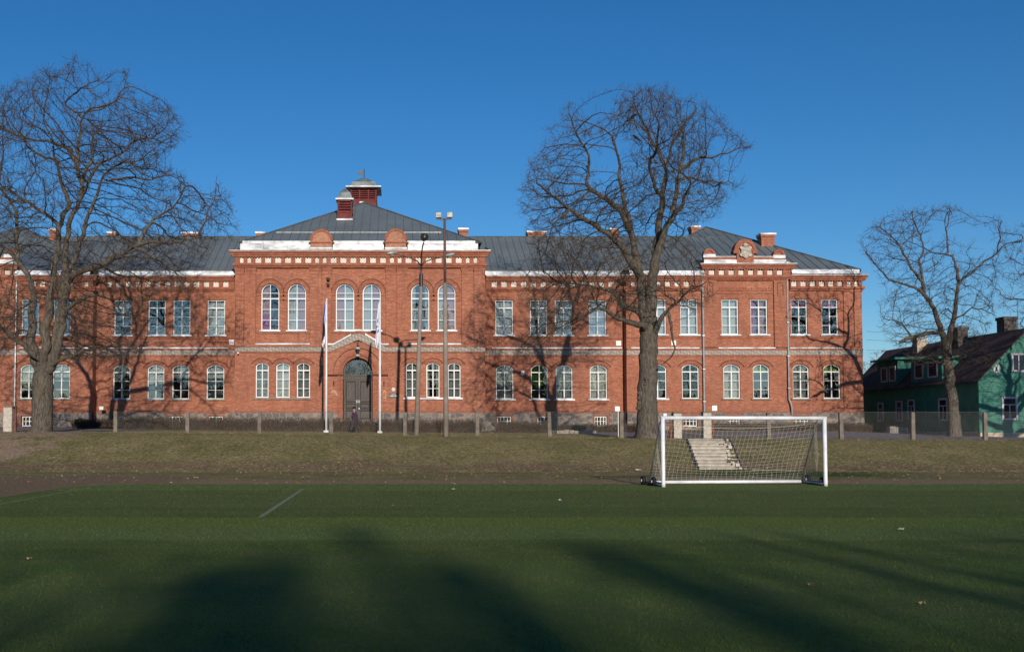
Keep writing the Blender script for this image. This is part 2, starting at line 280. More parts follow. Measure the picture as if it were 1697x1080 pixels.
# ------------------------------------------------------------------ mesh helpers
ORG = {}
def org(o): return ORG.get(o.name, Vector((0, 0, 0))) if o else Vector((0, 0, 0))
class MB:
    def __init__(s): s.v = []; s.f = []; s.mi = []
    def add(s, vs, fs, m=0):
        b = len(s.v); s.v += [tuple(p) for p in vs]; s.f += [tuple(i + b for i in f) for f in fs]; s.mi += [m] * len(fs)
    def box(s, x0, x1, y0, y1, z0, z1, m=0):
        vs = [(x0, y0, z0), (x1, y0, z0), (x1, y1, z0), (x0, y1, z0), (x0, y0, z1), (x1, y0, z1), (x1, y1, z1), (x0, y1, z1)]
        s.add(vs, [(0, 1, 5, 4), (1, 2, 6, 5), (2, 3, 7, 6), (3, 0, 4, 7), (4, 5, 6, 7), (3, 2, 1, 0)], m)
    def hexa(s, c, m=0):
        s.add(c, [(0, 1, 5, 4), (1, 2, 6, 5), (2, 3, 7, 6), (3, 0, 4, 7), (4, 5, 6, 7), (3, 2, 1, 0)], m)
    def prism(s, poly, y0, y1, m=0):
        "poly in x,z (counter-clockwise seen from -y)"
        n = len(poly)
        tri = tessellate_polygon([[Vector((p[0], p[1], 0)) for p in poly]])
        vs = [(p[0], y0, p[1]) for p in poly] + [(p[0], y1, p[1]) for p in poly]
        fs = [tuple(t) for t in tri] + [tuple(i + n for i in reversed(t)) for t in tri]
        fs += [(i, i + n, (i + 1) % n + n, (i + 1) % n) for i in range(n)]
        s.add(vs, fs, m)
    def ring(s, a, b, y0, y1, closed=True, m=0):
        "band between matching outlines a and b (x,z), from y0 to y1"
        n = len(a); vs = [(p[0], y0, p[1]) for p in a] + [(p[0], y0, p[1]) for p in b] + [(p[0], y1, p[1]) for p in a] + [(p[0], y1, p[1]) for p in b]
        fs = []
        for i in range(n if closed else n - 1):
            j = (i + 1) % n
            fs += [(i, j, n + j, n + i), (2 * n + i, 3 * n + i, 3 * n + j, 2 * n + j), (i, 2 * n + i, 2 * n + j, j), (n + i, n + j, 3 * n + j, 3 * n + i)]
        if not closed:
            fs += [(0, n, 3 * n, 2 * n), (n - 1, 3 * n - 1, 4 * n - 1, 2 * n - 1)]
        s.add(vs, fs, m)
    def tube(s, pts, rs, n=8, m=0, cap=True):
        pts = [Vector(p) for p in pts]
        if isinstance(rs, (int, float)): rs = [rs] * len(pts)
        ref = None; rings = []
        for i, p in enumerate(pts):
            d = (pts[min(i + 1, len(pts) - 1)] - pts[max(i - 1, 0)])
            if d.length < 1e-9: d = Vector((0, 0, 1))
            d.normalize()
            if ref is None: ref = d.orthogonal().normalized()
            ref = ref - d * ref.dot(d)
            if ref.length < 1e-6: ref = d.orthogonal()
            ref.normalize(); q = d.cross(ref)
            rings.append([p + (ref * math.cos(2 * math.pi * k / n) + q * math.sin(2 * math.pi * k / n)) * rs[i] for k in range(n)])
        vs = [v for r in rings for v in r]; fs = []
        for i in range(len(pts) - 1):
            for k in range(n):
                a = i * n + k; b = i * n + (k + 1) % n; fs.append((a, b, b + n, a + n))
        if cap: fs += [tuple(reversed(range(n))), tuple(range((len(pts) - 1) * n, len(pts) * n))]
        s.add(vs, fs, m)
    def lathe(s, c, prof, n=12, m=0, axis='z'):
        vs = []; fs = []
        for r, h in prof:
            for k in range(n):
                a = 2 * math.pi * k / n
                if axis == 'z': vs.append((c[0] + r * math.cos(a), c[1] + r * math.sin(a), c[2] + h))
                elif axis == 'x': vs.append((c[0] + h, c[1] + r * math.cos(a), c[2] + r * math.sin(a)))
                else: vs.append((c[0] + r * math.cos(a), c[1] + h, c[2] + r * math.sin(a)))
        for i in range(len(prof) - 1):
            for k in range(n):
                a = i * n + k; b = i * n + (k + 1) % n; fs.append((a, b, b + n, a + n))
        fs += [tuple(reversed(range(n))), tuple(range((len(prof) - 1) * n, len(prof) * n))]
        s.add(vs, fs, m)
    def build(s, name, mats, parent=None, smooth=False, origin=None):
        o0 = Vector(origin) if origin is not None else org(parent)
        me = bpy.data.meshes.new(name)
        me.from_pydata([(v[0] - o0.x, v[1] - o0.y, v[2] - o0.z) for v in s.v], [], s.f)
        if not isinstance(mats, (list, tuple)): mats = [mats]
        for mm in mats: me.materials.append(mm)
        if len(mats) > 1: me.polygons.foreach_set('material_index', s.mi)
        if smooth: me.polygons.foreach_set('use_smooth', [True] * len(me.polygons))
        me.update()
        ob = bpy.data.objects.new(name, me); COL.objects.link(ob)
        if parent: ob.parent = parent; ORG[ob.name] = o0
        else: ob.location = o0; ORG[ob.name] = o0
        return ob
def tag(o, label=None, cat=None, group=None, kind=None):
    if label: o['label'] = label
    if cat: o['category'] = cat
    if group: o['group'] = group
    if kind: o['kind'] = kind
    return o
def thing(name, loc, label, cat, group=None):
    o = bpy.data.objects.new(name, None); o.empty_display_size = 0.3; COL.objects.link(o); o.location = loc
    ORG[o.name] = Vector(loc); return tag(o, label, cat, group)
def solo(mb, name, mats, label, cat, group=None, smooth=False, origin=None):
    if origin is None:
        xs = [v[0] for v in mb.v]; ys = [v[1] for v in mb.v]; zs = [v[2] for v in mb.v]
        origin = ((min(xs) + max(xs)) / 2, (min(ys) + max(ys)) / 2, min(zs))
    return tag(mb.build(name, mats, None, smooth, origin), label, cat, group)

# ------------------------------------------------------------------ ground
def interp(x, pts):
    if x <= pts[0][0]: return pts[0][1]
    for (a, b), (c, d) in zip(pts, pts[1:]):
        if x <= c:
            t = (x - a) / (c - a); t = t * t * (3 - 2 * t); return b + (d - b) * t
    return pts[-1][1]
ZT = [(-40, 1.68), (-20, 1.62), (-14, 1.58), (-4, 1.50), (1, 1.41), (11, 1.30), (31, 1.19), (60, 1.12)]
ZB = [(-40, 1.92), (-20, 1.88), (-9, 1.72), (5, 1.66), (15, 1.72), (28, 1.72), (33, 1.50), (38, 1.33), (60, 1.28)]
def hsh(x, y): return math.sin(x * 1.7 + 3.1 * math.sin(y * 0.9)) * math.sin(y * 1.3 + 2.3 * math.sin(x * 0.6))
def gz(x, y):
    if y < 40.6: return 0.015 * hsh(x, y) if y > 32.5 else 0.0
    if y < 47.4:
        t = (y - 40.6) / 6.8; t = t * t * (3 - 2 * t) * 0.65 + t * 0.35
        return interp(x, ZT) * t + 0.03 * hsh(x * 1.3, y * 1.3) * math.sin(math.pi * t)
    t = max(0, min(1, (y - 49.5) / 14.5)) ** 1.6
    return interp(x, ZT) * (1 - t) + interp(x, ZB) * t + (0.012 * hsh(x, y) if y < 52 else 0)
def axis(segs):
    out = [segs[0][0]]
    for a, b, st in segs:
        n = max(1, round((b - a) / st)); out += [a + (b - a) * i / n for i in range(1, n + 1)]
    return out
xs = axis([(-2500, -300, 700), (-300, -45, 40), (-45, 55, 0.5), (55, 300, 40), (300, 2500, 700)])
ys = axis([(-1500, -100, 400), (-100, 30, 20), (30, 40, 1.0), (40, 48, 0.3), (48, 66, 0.75), (66, 120, 9), (120, 3500, 700)])
mb = MB(); nx = len(xs)
mb.v = [(x, y, gz(x, y) - (0.03 if y < 40 and False else 0)) for y in ys for x in xs]
mb.f = [(j * nx + i, j * nx + i + 1, (j + 1) * nx + i + 1, (j + 1) * nx + i) for j in range(len(ys) - 1) for i in range(nx - 1)]
mb.mi = [0] * len(mb.f)
tag(mb.build('ground', M['ground'], None, True), kind='structure')
# turf pitch: a thin carpet on the flat
outl = [(-10.6, -60), (-10.35, 10), (-10.3, 24.5), (-10.15, 27), (-9.9, 28.9), (-9.5, 30.0), (-8.9, 30.5), (-8.0, 30.75), (0, 30.85), (14, 30.8), (16, 30.7), (20, 30.95), (40, 31.2), (70, 31.2), (70, -60)]
mb = MB(); n = len(outl); mb.add([(a, b, 0.022) for a, b in outl] + [(a, b, -0.05) for a, b in outl], [tuple(range(n))] + [(i, (i + 1) % n, (i + 1) % n + n, i + n) for i in range(n)])
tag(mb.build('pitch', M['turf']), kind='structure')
mb = MB()
def strip(x0, y0, x1, y1, wd, z=0.026):
    d = Vector((x1 - x0, y1 - y0, 0)).normalized(); q = Vector((-d.y, d.x, 0)) * wd / 2
    mb.add([(x0 - q.x, y0 - q.y, z), (x1 - q.x, y1 - q.y, z), (x1 + q.x, y1 + q.y, z), (x0 + q.x, y0 + q.y, z)], [(0, 1, 2, 3)])
strip(-2.85, 28.2, -2.78, 19.2, 0.10)
tag(mb.build('pitch_marking', M['line']), kind='structure')
mb = MB(); strip(-9.3, 28.9, -9.3, 6, 0.08); strip(-9.25, 28.15, -3.0, 28.15, 0.09)
tag(mb.build('faint_pitch_marking', M['line_faint']), kind='structure')
# asphalt drive draped 1 cm over the ground
def drape(name, x0, x1, ya, yb, mat, dz=0.012):
    mb = MB(); nx_ = max(2, int((x1 - x0) / 0.5)); ny_ = max(2, int(14))
    for j in range(ny_ + 1):
        for i in range(nx_ + 1):
            x = x0 + (x1 - x0) * i / nx_; a = ya(x); b = yb(x); y = a + (b - a) * j / ny_
            mb.v.append((x, y, gz(x, y) + dz))
    mb.f = [(j * (nx_ + 1) + i, j * (nx_ + 1) + i + 1, (j + 1) * (nx_ + 1) + i + 1, (j + 1) * (nx_ + 1) + i) for j in range(ny_) for i in range(nx_)]
    mb.mi = [0] * len(mb.f); return tag(mb.build(name, mat, None, True), kind='structure')
drape('driveway', 11.2, 60, lambda x: 50.9 + max(0, 13 - x) * 2.2, lambda x: 61.5 if x < 29 else 61.5 + (x - 29) * 0.5 if x < 33 else 59.2, M['asphalt'], 0.02)
drape('yard_path', -45, -15.2, lambda x: 51.8 + max(0, (x + 18) * 1.6), lambda x: 65.6, M['asphalt'], 0.02)

# ------------------------------------------------------------------ school
YW = 66.7; YC = 64.2; YE = 65.9; XC = -2.81
school = thing('school_building', (XC, YC, 1.6), 'long two-storey red brick school with grey metal roofs, projecting centre and a rooftop ventilation turret', 'school')
def outline(xc, z0, z1, wd, rise, n=12):
    a = wd / 2
    pts = [(xc - a, z0), (xc + a, z0)]
    if rise <= 0: return pts + [(xc + a, z1), (xc - a, z1)]
    r = (a * a + rise * rise) / (2 * rise); zc = z1 - r; h = math.asin(min(1, a / r))
    if rise >= a: h = math.pi / 2
    return pts + [(xc + r * math.sin(h - 2 * h * i / n), zc + r * math.cos(h - 2 * h * i / n)) for i in range(n + 1)]
def arcpts(xc, z1, wd, rise, off, n=16, ext=0.0, drop=0):
    a = wd / 2; r = (a * a + rise * rise) / (2 * rise); zc = z1 - r; h = math.asin(min(1, a / r)) if rise < a else math.pi / 2
    h += ext
    return [(xc + (r + off) * math.sin(h - 2 * h * i / n), zc + (r + off) * math.cos(h - 2 * h * i / n)) for i in range(n + 1)]
wallmb = MB(); trimmb = MB(); darkmb = MB(); plmb = MB(); bandmb = MB(); flashmb = MB(); galvmb = MB()
def wall(Y, x0, x1, z0, z1, openings, reveal=0.2):
    polys = [[Vector((x0, z0, 0)), Vector((x1, z0, 0)), Vector((x1, z1, 0)), Vector((x0, z1, 0))]]
    for o in openings: polys.append([Vector((a, b, 0)) for a, b in reversed(o)])
    tri = tessellate_polygon(polys); flat = [v for p in polys for v in p]
    wallmb.add([(v.x, Y, v.y) for v in flat], [tuple(t) for t in tri])
    for o in openings:
        n = len(o); wallmb.add([(a, Y, b) for a, b in o] + [(a, Y + reveal, b) for a, b in o], [(i, i + n, (i + 1) % n + n, (i + 1) % n) for i in range(n)])
def arch_trim(xc, z1, wd, rise, Y, t=0.26, ext=0.0):
    a = arcpts(xc, z1, wd, rise, 0.0, ext=ext * 0); b = arcpts(xc, z1, wd, rise, t, ext=ext * 0)
    trimmb.ring(a, b, Y - 0.035, Y + 0.05, closed=False)
    c_ = arcpts(xc, z1, wd, rise, t, ext=ext); d_ = arcpts(xc, z1, wd, rise, t + 0.05, ext=ext)
    darkmb.ring(c_, d_, Y - 0.06, Y + 0.05, closed=False)

CUR = {'pink_l': [('c_pink', 0.02, 0.42, 0, 1), ('c_white', 0.44, 0.98, 0.0, 1)], 'pink_r': [('c_pink', 0.58, 0.98, 0, 1), ('c_white', 0.02, 0.56, 0.0, 1)], 'red_l': [('c_magenta', 0.02, 0.42, 0, 0.35), ('c_pink', 0.02, 0.44, 0.36, 1)],  # white backing beside the pink is added to make the panes paler
       'white': [('c_white', 0.02, 0.98, 0.0, 1)], 'half': [('c_white', 0.02, 0.98, 0.45, 1)], 'sheer': [('c_grey', 0.02, 0.98, 0.0, 1)], 'lowdark': [('c_white', 0.02, 0.98, 0.3, 1)],
       'sides': [('c_white', 0.02, 0.24, 0, 1), ('c_white', 0.76, 0.98, 0, 1)], 'magenta': [('c_magenta', 0.02, 0.45, 0, 1), ('c_pink', 0.55, 0.98, 0, 1)],
       'magtop': [('c_magenta', 0.02, 0.98, 0.78, 1)], 'green': [('c_green', 0.02, 0.98, 0.72, 0.93)], 'deep': [('c_deep', 0.02, 0.45, 0.3, 1), ('c_green', 0.52, 0.85, 0.4, 0.95)],
       'top': [('c_white', 0.02, 0.98, 0.62, 1)], 'none': []}
wrng = random.Random(3)
def window(xc, z0, z1, wd, rise, Y, cur='none', sill='flash', tr=(0.775,), bars=(0.26, 0.52), sw=0.14, sub=None, cols=1, parent=None, label=None):
    parent = parent or school
    fr = MB(); yf = Y + 0.10; t = 0.058
    A = outline(xc, z0, z1, wd, rise); B_ = outline(xc, z0 + t, z1 - t, wd - 2 * t, max(0, rise - (t * 0.3 if rise and rise < wd / 2 - 0.01 else t)) if rise else 0)
    fr.ring(A, B_, yf, yf + 0.08)
    h = z1 - z0
    for i in range(1, cols + 1):
        x = xc - wd / 2 + wd * i / (cols + 1); mw = 0.034 if cols == 1 else 0.022
        fr.box(x - mw, x + mw, yf - 0.01, yf + 0.07, z0 + t, z0 + h * (tr[0] if tr else 1) )
        if tr: fr.box(x - 0.018, x + 0.018, yf + 0.0, yf + 0.07, z0 + h * tr[0], z1 - t)
    for q in tr: fr.box(xc - wd / 2 + t, xc + wd / 2 - t, yf - 0.015, yf + 0.072, z0 + h * q - 0.036, z0 + h * q + 0.036)
    for q in bars: fr.box(xc - wd / 2 + t, xc + wd / 2 - t, yf + 0.012, yf + 0.06, z0 + h * q - 0.014, z0 + h * q + 0.014)
    f = fr.build('window', M['white_paint'], parent)
    if label: f['label'] = label
    g_ = MB(); P_ = outline(xc, z0 + 0.02, z1 - 0.02, wd - 0.04, max(0, rise - 0.02) if rise else 0)
    a = wrng.uniform(-0.009, 0.009); b = wrng.uniform(-0.012, 0.012)
    g_.add([(x, yf + 0.045 + a * (x - xc) + b * (z - z0 - h / 2), z) for x, z in P_], [tuple(range(len(P_)))])
    g_.build('pane', M['glass'], f)
    for (mn, u0, u1, v0, v1) in CUR[cur]:
        c_ = MB(); n = 14; xa = xc - wd / 2 + wd * u0; xb = xc - wd / 2 + wd * u1
        top = z0 + h * v1 if not (rise and v1 > 0.9) else z1
        for i in range(n + 1):
            x = xa + (xb - xa) * i / n; y = Y + 0.42 + 0.025 * math.sin(i * 2.4)
            c_.v += [(x, y, z0 + h * v0), (x, y, top)]
        c_.f = [(2 * i, 2 * i + 2, 2 * i + 3, 2 * i + 1) for i in range(n)]; c_.mi = [0] * n
        c_.build('blind' if 'grey' in mn or 'green' in mn else 'curtain', M[mn], f)
    if sill:
        s_ = MB(); s_.box(xc - wd / 2 - sw, xc + wd / 2 + sw, Y - 0.11, Y + 0.10, z0 - 0.10, z0 - 0.002)
        s_.build('sill', M[sill], f)
    return A

def mirror(x): return 2 * XC - x
# ---- wings and end blocks
ZG = 1.3
z_pl = lambda Y: WZ(684, Y)
def up(px0, px1, Y): a = WX(px0, Y, 525); b = WX(px1, Y, 525); return (a + b) / 2, b - a
def lo(px0, px1, Y): a = WX(px0, Y, 632); b = WX(px1, Y, 632); return (a + b) / 2, b - a
xc_r = WX(803, YW); xb_l = WX(1038, YE); xb_r = WX(1429, YE)
ups_w = [(821, 850), (878.5, 906.6), (919.7, 948), (976, 1004.5)]; los_w = [(822, 851), (880, 908), (921.4, 949), (977.7, 1006)]
ups_e = [(1075, 1103.7), (1127.6, 1156.5), (1196, 1223.7), (1244, 1272), (1311, 1338), (1362, 1389)]
los_e = [(1076, 1104.7), (1130.4, 1158.5), (1199, 1226.7), (1248, 1275), (1314, 1341), (1365, 1392.7)]
cu_up_R = ['white', 'half', 'sheer', 'white', 'white', 'white', 'white', 'magenta', 'magtop', 'magtop']
cu_lo_R = ['sheer', 'deep', 'sheer', 'white', 'none', 'none', 'white', 'green', 'sheer', 'green']
cu_up_L = ['white', 'none', 'none', 'top', 'sheer', 'sides', 'half', 'none', 'white', 'top']
cu_lo_L = ['top', 'top', 'half', 'none', 'top', 'half', 'none', 'white', 'sheer', 'none']
lo_sill = ['flash', 'flash', 'flash', 'flash', 'flash', 'granite', 'granite', 'granite', 'granite', 'granite']
for side in (1, -1):
    for part in ('wing', 'end'):
        Y = YW if part == 'wing' else YE
        uu = ups_w if part == 'wing' else ups_e; ll = los_w if part == 'wing' else los_e; k0 = 0 if part == 'wing' else 4
        ops = []
        z1u = WZ(497 if part == 'wing' else 496, Y); z0u = WZ(555 if part == 'wing' else 554, Y)
        z1l = WZ(604 if part == 'wing' else 603, Y); z0l = WZ(661 if part == 'wing' else 660, Y)
        for i, (a, b) in enumerate(uu):
            xc, wd = up(a, b, Y); xc = xc if side > 0 else mirror(xc)
            ops.append(window(xc, z0u, z1u, wd, 0, Y, (cu_up_R if side > 0 else cu_up_L)[k0 + i], 'flash'))
            trimmb.box(xc - wd / 2 - 0.12, xc + wd / 2 + 0.12, Y - 0.02, Y + 0.05, z1u + 0.004, z1u + 0.30)
        for i, (a, b) in enumerate(ll):
            xc, wd = lo(a, b, Y); xc = xc if side > 0 else mirror(xc)
            ops.append(window(xc, z0l, z1l, wd, 0.26, Y, (cu_lo_R if side > 0 else cu_lo_L)[k0 + i], lo_sill[k0 + i] if side > 0 else 'granite'))
            arch_trim(xc, z1l, wd, 0.26, Y, 0.24, 0.14)
        x0 = xc_r - 0.3 if part == 'wing' else xb_l; x1 = xb_l + 0.1 if part == 'wing' else xb_r
        if side < 0: x0, x1 = mirror(x1), mirror(x0)
        zt = WZ(458, Y)
        wall(Y, x0, x1, z_pl(Y), zt, ops)
        # string course, ledge, white capping
        for (mbx, ya, yb, pr) in ((bandmb, 588, 580.3, 0.07), (trimmb, 580.3, 577.5, 0.10), (flashmb, 577.5, 575.6, 0.12), (trimmb, 590.5, 588, 0.05)):
            if mbx is flashmb:
                segs = [(815, 1030)] if part == 'wing' else [(1045, 1158), (1190, 1284), (1308, 1396)]
                for a, b in segs:
                    a, b = WX(a, Y), WX(b, Y)
                    if side < 0: a, b = mirror(b), mirror(a)
                    mbx.box(a, b, Y - pr, Y + 0.03, WZ(ya, Y), WZ(yb, Y))
            else: mbx.box(x0 + (0.002 if part == 'wing' else -0.0), x1, Y - pr, Y + 0.04, WZ(ya, Y), WZ(yb, Y))
        # upper window ledge course
        zz = z0u - 0.1
        trimmb.box(x0, x1, Y - 0.045, Y + 0.04, zz - 0.17, zz - 0.06)
        # plinth course (projecting bricks above the stones)
        trimmb.box(x0, x1, Y - 0.06, Y + 0.04, WZ(684, Y), WZ(680.5, Y))
    # side walls of the end block and of the wings' step
    for xx, ya, yb in (((xb_l, YE, YW), (xb_r, YE, 91.0)) if side > 0 else ((mirror(xb_l), YE, YW), (mirror(xb_r), YE, 91.0))):
        wallmb.add([(xx, ya, 1.0), (xx, yb, 1.0), (xx, yb, 12.7), (xx, ya, 12.7)], [(0, 1, 2, 3)])
# ---- centre block: lower wall set forward of the upper panels
YCl = YC - 0.12
xa = WX(390, YC); xb = WX(803.5, YC)
ops_lo = []; ops_up = []
z1 = WZ(600.5, YCl); z0 = WZ(658.5, YCl)
for i, (a, b) in enumerate([(423.7, 445), (457.6, 480), (492, 513.7), (672.6, 694), (706.7, 728.5), (742, 763.4)]):
    p = WX(a, YCl, 630); q = WX(b, YCl, 630); xc = (p + q) / 2; wd = q - p
    ops_lo.append(window(xc, z0, z1, wd, 0.20, YCl, ['sheer', 'white', 'sheer', 'sheer', 'sides', 'sheer'][i], None))
    arch_trim(xc, z1, wd, 0.20, YCl - 0.004 * (i % 2), 0.26, 0.12)
for a, b, mt in ((419, 517, 'granite'), (668.5, 767, 'flash')):
    s_ = MB(); s_.box(WX(a, YCl, 660), WX(b, YCl, 660), YCl - 0.12, YCl + 0.08, z0 - 0.12, z0 - 0.003); s_.build('sill', M[mt], school)
z1 = WZ(470, YC); z0 = WZ(547, YC)
for i, (a, b) in enumerate([(433, 462.7), (477, 507), (556.6, 587), (601, 631), (681.5, 711.5), (725.5, 755)]):
    p = WX(a, YC, 510); q = WX(b, YC, 510); xc = (p + q) / 2; wd = q - p
    ops_up.append(window(xc, z0, z1, wd, wd / 2, YC, ['red_l', 'pink_r', 'pink_l', 'pink_r', 'sides', 'pink_r'][i], 'flash', tr=(0.68,), bars=(0.22, 0.45, 0.80), sw=0.10))
    arch_trim(xc, z1, wd, wd / 2, YC - 0.004 * (i % 2), 0.28)
    trimmb.ring(arcpts(xc, z1, wd, wd / 2, 0.0), arcpts(xc, z1, wd, wd / 2, 0.10), YC - 0.055, YC + 0.05, closed=False)
    for sx in (-1, 1):
        xx = xc + sx * (wd / 2 + 0.17)
        trimmb.box(xx - 0.17, xx + 0.17, YC - 0.05, YC + 0.03, WZ(491, YC), WZ(488.5, YC)); trimmb.box(xx - 0.17, xx + 0.17, YC - 0.035, YC + 0.03, WZ(498, YC), WZ(496.3, YC))
# door opening
DX0, DX1 = WX(568.5, YCl, 640), WX(617.5, YCl, 640); DXC = (DX0 + DX1) / 2; DW = DX1 - DX0
DZ0, DZ1 = WZ(695, YCl), WZ(592.6, YCl)
ops_lo.append(outline(DXC, DZ0, DZ1, DW, DW / 2, 20))
zmid = WZ(569.8, YC)
# opening polygons must stay inside the wall: the door arch top sits just under the split
wall(YCl, xa, xb, WZ(684, YCl) if DZ0 > WZ(684, YCl) else DZ0 - 0.02, zmid + 0.04, ops_lo, 0.30)
wall(YC, xa, xb, zmid, WZ(417, YC), ops_up, 0.2)
wallmb.box(xa, xb, YCl + 0.002, YC + 0.002, zmid + 0.041, zmid + 0.09)
for xx in (xa, xb): wallmb.add([(xx, YCl, 1.0), (xx, YW + 0.2, 1.0), (xx, YW + 0.2, WZ(417, YC)), (xx, YCl, WZ(417, YC))], [(0, 1, 2, 3)])
# stone band with the gable over the door
zb0, zb1 = WZ(582.4, YCl), WZ(575, YCl)
kx = [WX(p, YCl) for p in (543.5, 548.5, 587.5, 593.5, 599.5, 635, 640)]
ap0 = WZ(563, YCl); ap1 = WZ(552.5, YCl)
bandmb.prism([(xa, zb0), (kx[1], zb0), (kx[3], ap0), (kx[5], zb0), (xb, zb0), (xb, zb1), (kx[6], zb1), (kx[4], ap1), (kx[2], ap1), (kx[0], zb1), (xa, zb1)], YCl - 0.08, YCl + 0.02)
trimmb.prism([(kx[0] - 0.1, zb1 + 0.003), (kx[0], zb1 + 0.003), (kx[2], ap1 + 0.003), (kx[4], ap1 + 0.003), (kx[6], zb1 + 0.003), (kx[6] + 0.1, zb1 + 0.003), (kx[6] + 0.05, zb1 + 0.12), (kx[4] + 0.02, ap1 + 0.13), (kx[2] - 0.02, ap1 + 0.13), (kx[0] - 0.05, zb1 + 0.12)], YCl - 0.14, YCl + 0.1)
trimmb.box(xa, kx[0] - 0.1, YCl - 0.11, YCl + 0.05, zb1 + 0.003, zb1 + 0.09); trimmb.box(kx[6] + 0.1, xb, YCl - 0.11, YCl + 0.05, zb1 + 0.003, zb1 + 0.09)
trimmb.box(xa, kx[1] - 0.02, YCl - 0.05, YCl + 0.02, zb0 - 0.10, zb0 - 0.003); trimmb.box(kx[5] + 0.02, xb, YCl - 0.05, YCl + 0.02, zb0 - 0.10, zb0 - 0.003)
q0 = Vector((WX(553, YCl), 0, WZ(570.5, YCl))); q1 = Vector((WX(582, YCl), 0, WZ(555, YCl)))
flashmb.prism([(q0.x, q0.z - 0.04), (q1.x, q1.z - 0.04), (q1.x, q1.z + 0.07), (q0.x, q0.z + 0.07)], YCl - 0.16, YCl - 0.02)
flashmb.prism([(q0.x - 0.38, q0.z - 0.04), (q0.x, q0.z - 0.04), (q0.x, q0.z + 0.05), (q0.x - 0.38, q0.z + 0.05)], YCl - 0.16, YCl - 0.02)
q0 = Vector((WX(633, YCl), 0, WZ(570.5, YCl))); q1 = Vector((WX(605, YCl), 0, WZ(554, YCl)))
flashmb.prism([(q1.x, q1.z - 0.05), (q0.x, q0.z - 0.05), (q0.x, q0.z + 0.10), (q1.x, q1.z + 0.08)], YCl - 0.16, YCl - 0.02)
flashmb.prism([(q0.x, q0.z - 0.04), (q0.x + 0.45, q0.z - 0.04), (q0.x + 0.45, q0.z + 0.05), (q0.x, q0.z + 0.05)], YCl - 0.16, YCl - 0.02)
flashmb.box(WX(587.5, YC), WX(600, YC), YC - 0.13, YC + 0.02, WZ(548.5, YC), WZ(546, YC))
for a, b in ((423.5, 513.5), (675, 764)): flashmb.box(WX(a, YCl), WX(b, YCl), YCl - 0.05, YCl + 0.06, WZ(571, YCl), WZ(568.7, YCl))
trimmb.box(xa, xb, YC - 0.05, YC + 0.03, WZ(552.6, YC), WZ(550.2, YC))
# pilasters and the head of the panels
zc_top = WZ(444.5, YC)
for a, b in ((390, 404.5), (406, 424), (514, 532.8), (534.4, 549), (639.5, 656), (657.6, 675), (765, 784), (785.6, 803.5)):
    A_, B_ = WX(a, YC, 500), WX(b, YC, 500)
    wallmb.box(A_, B_, YC - 0.12, YC + 0.02, zmid + 0.09, zc_top - 0.22)
    trimmb.box(A_ - 0.02, B_ + 0.02, YC - 0.15, YC + 0.02, zc_top - 0.22, zc_top - 0.12); trimmb.box(A_ - 0.05, B_ + 0.05, YC - 0.17, YC + 0.02, zc_top - 0.12, zc_top)
    trimmb.box(A_, B_, YC - 0.14, YC + 0.02, WZ(455.5, YC), WZ(454.3, YC))
wallmb.box(xa, xb, YC - 0.15, YC + 0.02, zc_top, WZ(440, YC))
# plinth: rough stones with basement windows
plinth = MB()
def plinth_run(Y, x0, x1, wins):
    zt = z_pl(Y); edges = [x0]
    for a, b in sorted(wins):
        edges += [a, b]
    edges.append(x1)
    for i in range(0, len(edges), 2): plinth.box(edges[i], edges[i + 1], Y - 0.09, Y + 0.3, 0.9, zt)
    for a, b in wins:
        wallmb.box(a, b, Y - 0.02, Y + 0.3, WZ(688.5, Y), zt - 0.002); plinth.box(a, b, Y - 0.07, Y + 0.3, 0.9, WZ(706.5, Y))
        trimmb.box(a, a + 0.16, Y - 0.05, Y + 0.28, WZ(706.5, Y), WZ(688.5, Y)); trimmb.box(b - 0.16, b, Y - 0.05, Y + 0.28, WZ(706.5, Y), WZ(688.5, Y))
        xc = (a + b) / 2; wd = b - a - 0.33
        window(xc, WZ(706, Y), WZ(689.5, Y), wd, 0, Y + 0.05, 'none', None, tr=(), bars=(0.5,), cols=3)
bw_w = [(820, 851), (887, 918), (981.5, 1010)]; bw_e = [(1128, 1160), (1202, 1231), (1310, 1345)]
for side in (1, -1):
    for Y, ws, x0, x1 in ((YW, bw_w, xc_r - 0.5, xb_l), (YE, bw_e, xb_l, xb_r)):
        wl = []
        for a, b in ws:
            a, b = WX(a, Y, 698), WX(b, Y, 698)
            if side < 0: a, b = mirror(b), mirror(a)
            wl.append((a, b))
        if side > 0: plinth_run(Y, x0, x1, wl)
        else: plinth_run(Y, mirror(x1), mirror(x0), wl)
plinth.box(xa, DX0 - 0.02, YCl - 0.09, YCl + 0.4, 0.9, WZ(684, YCl)); plinth.box(DX1 + 0.02, xb, YCl - 0.09, YCl + 0.4, 0.9, WZ(684, YCl)); plinth.box(DX0 - 0.02, DX1 + 0.02, YCl - 0.05, YCl + 0.4, 0.9, DZ0 - 0.02)
for a, b in ((xa, DX0 - 0.25), (DX1 + 0.25, xb)): trimmb.box(a, b, YCl - 0.06, YCl + 0.02, WZ(684, YCl), WZ(680.5, YCl))
plinth.build('plinth', M['stone'], school)
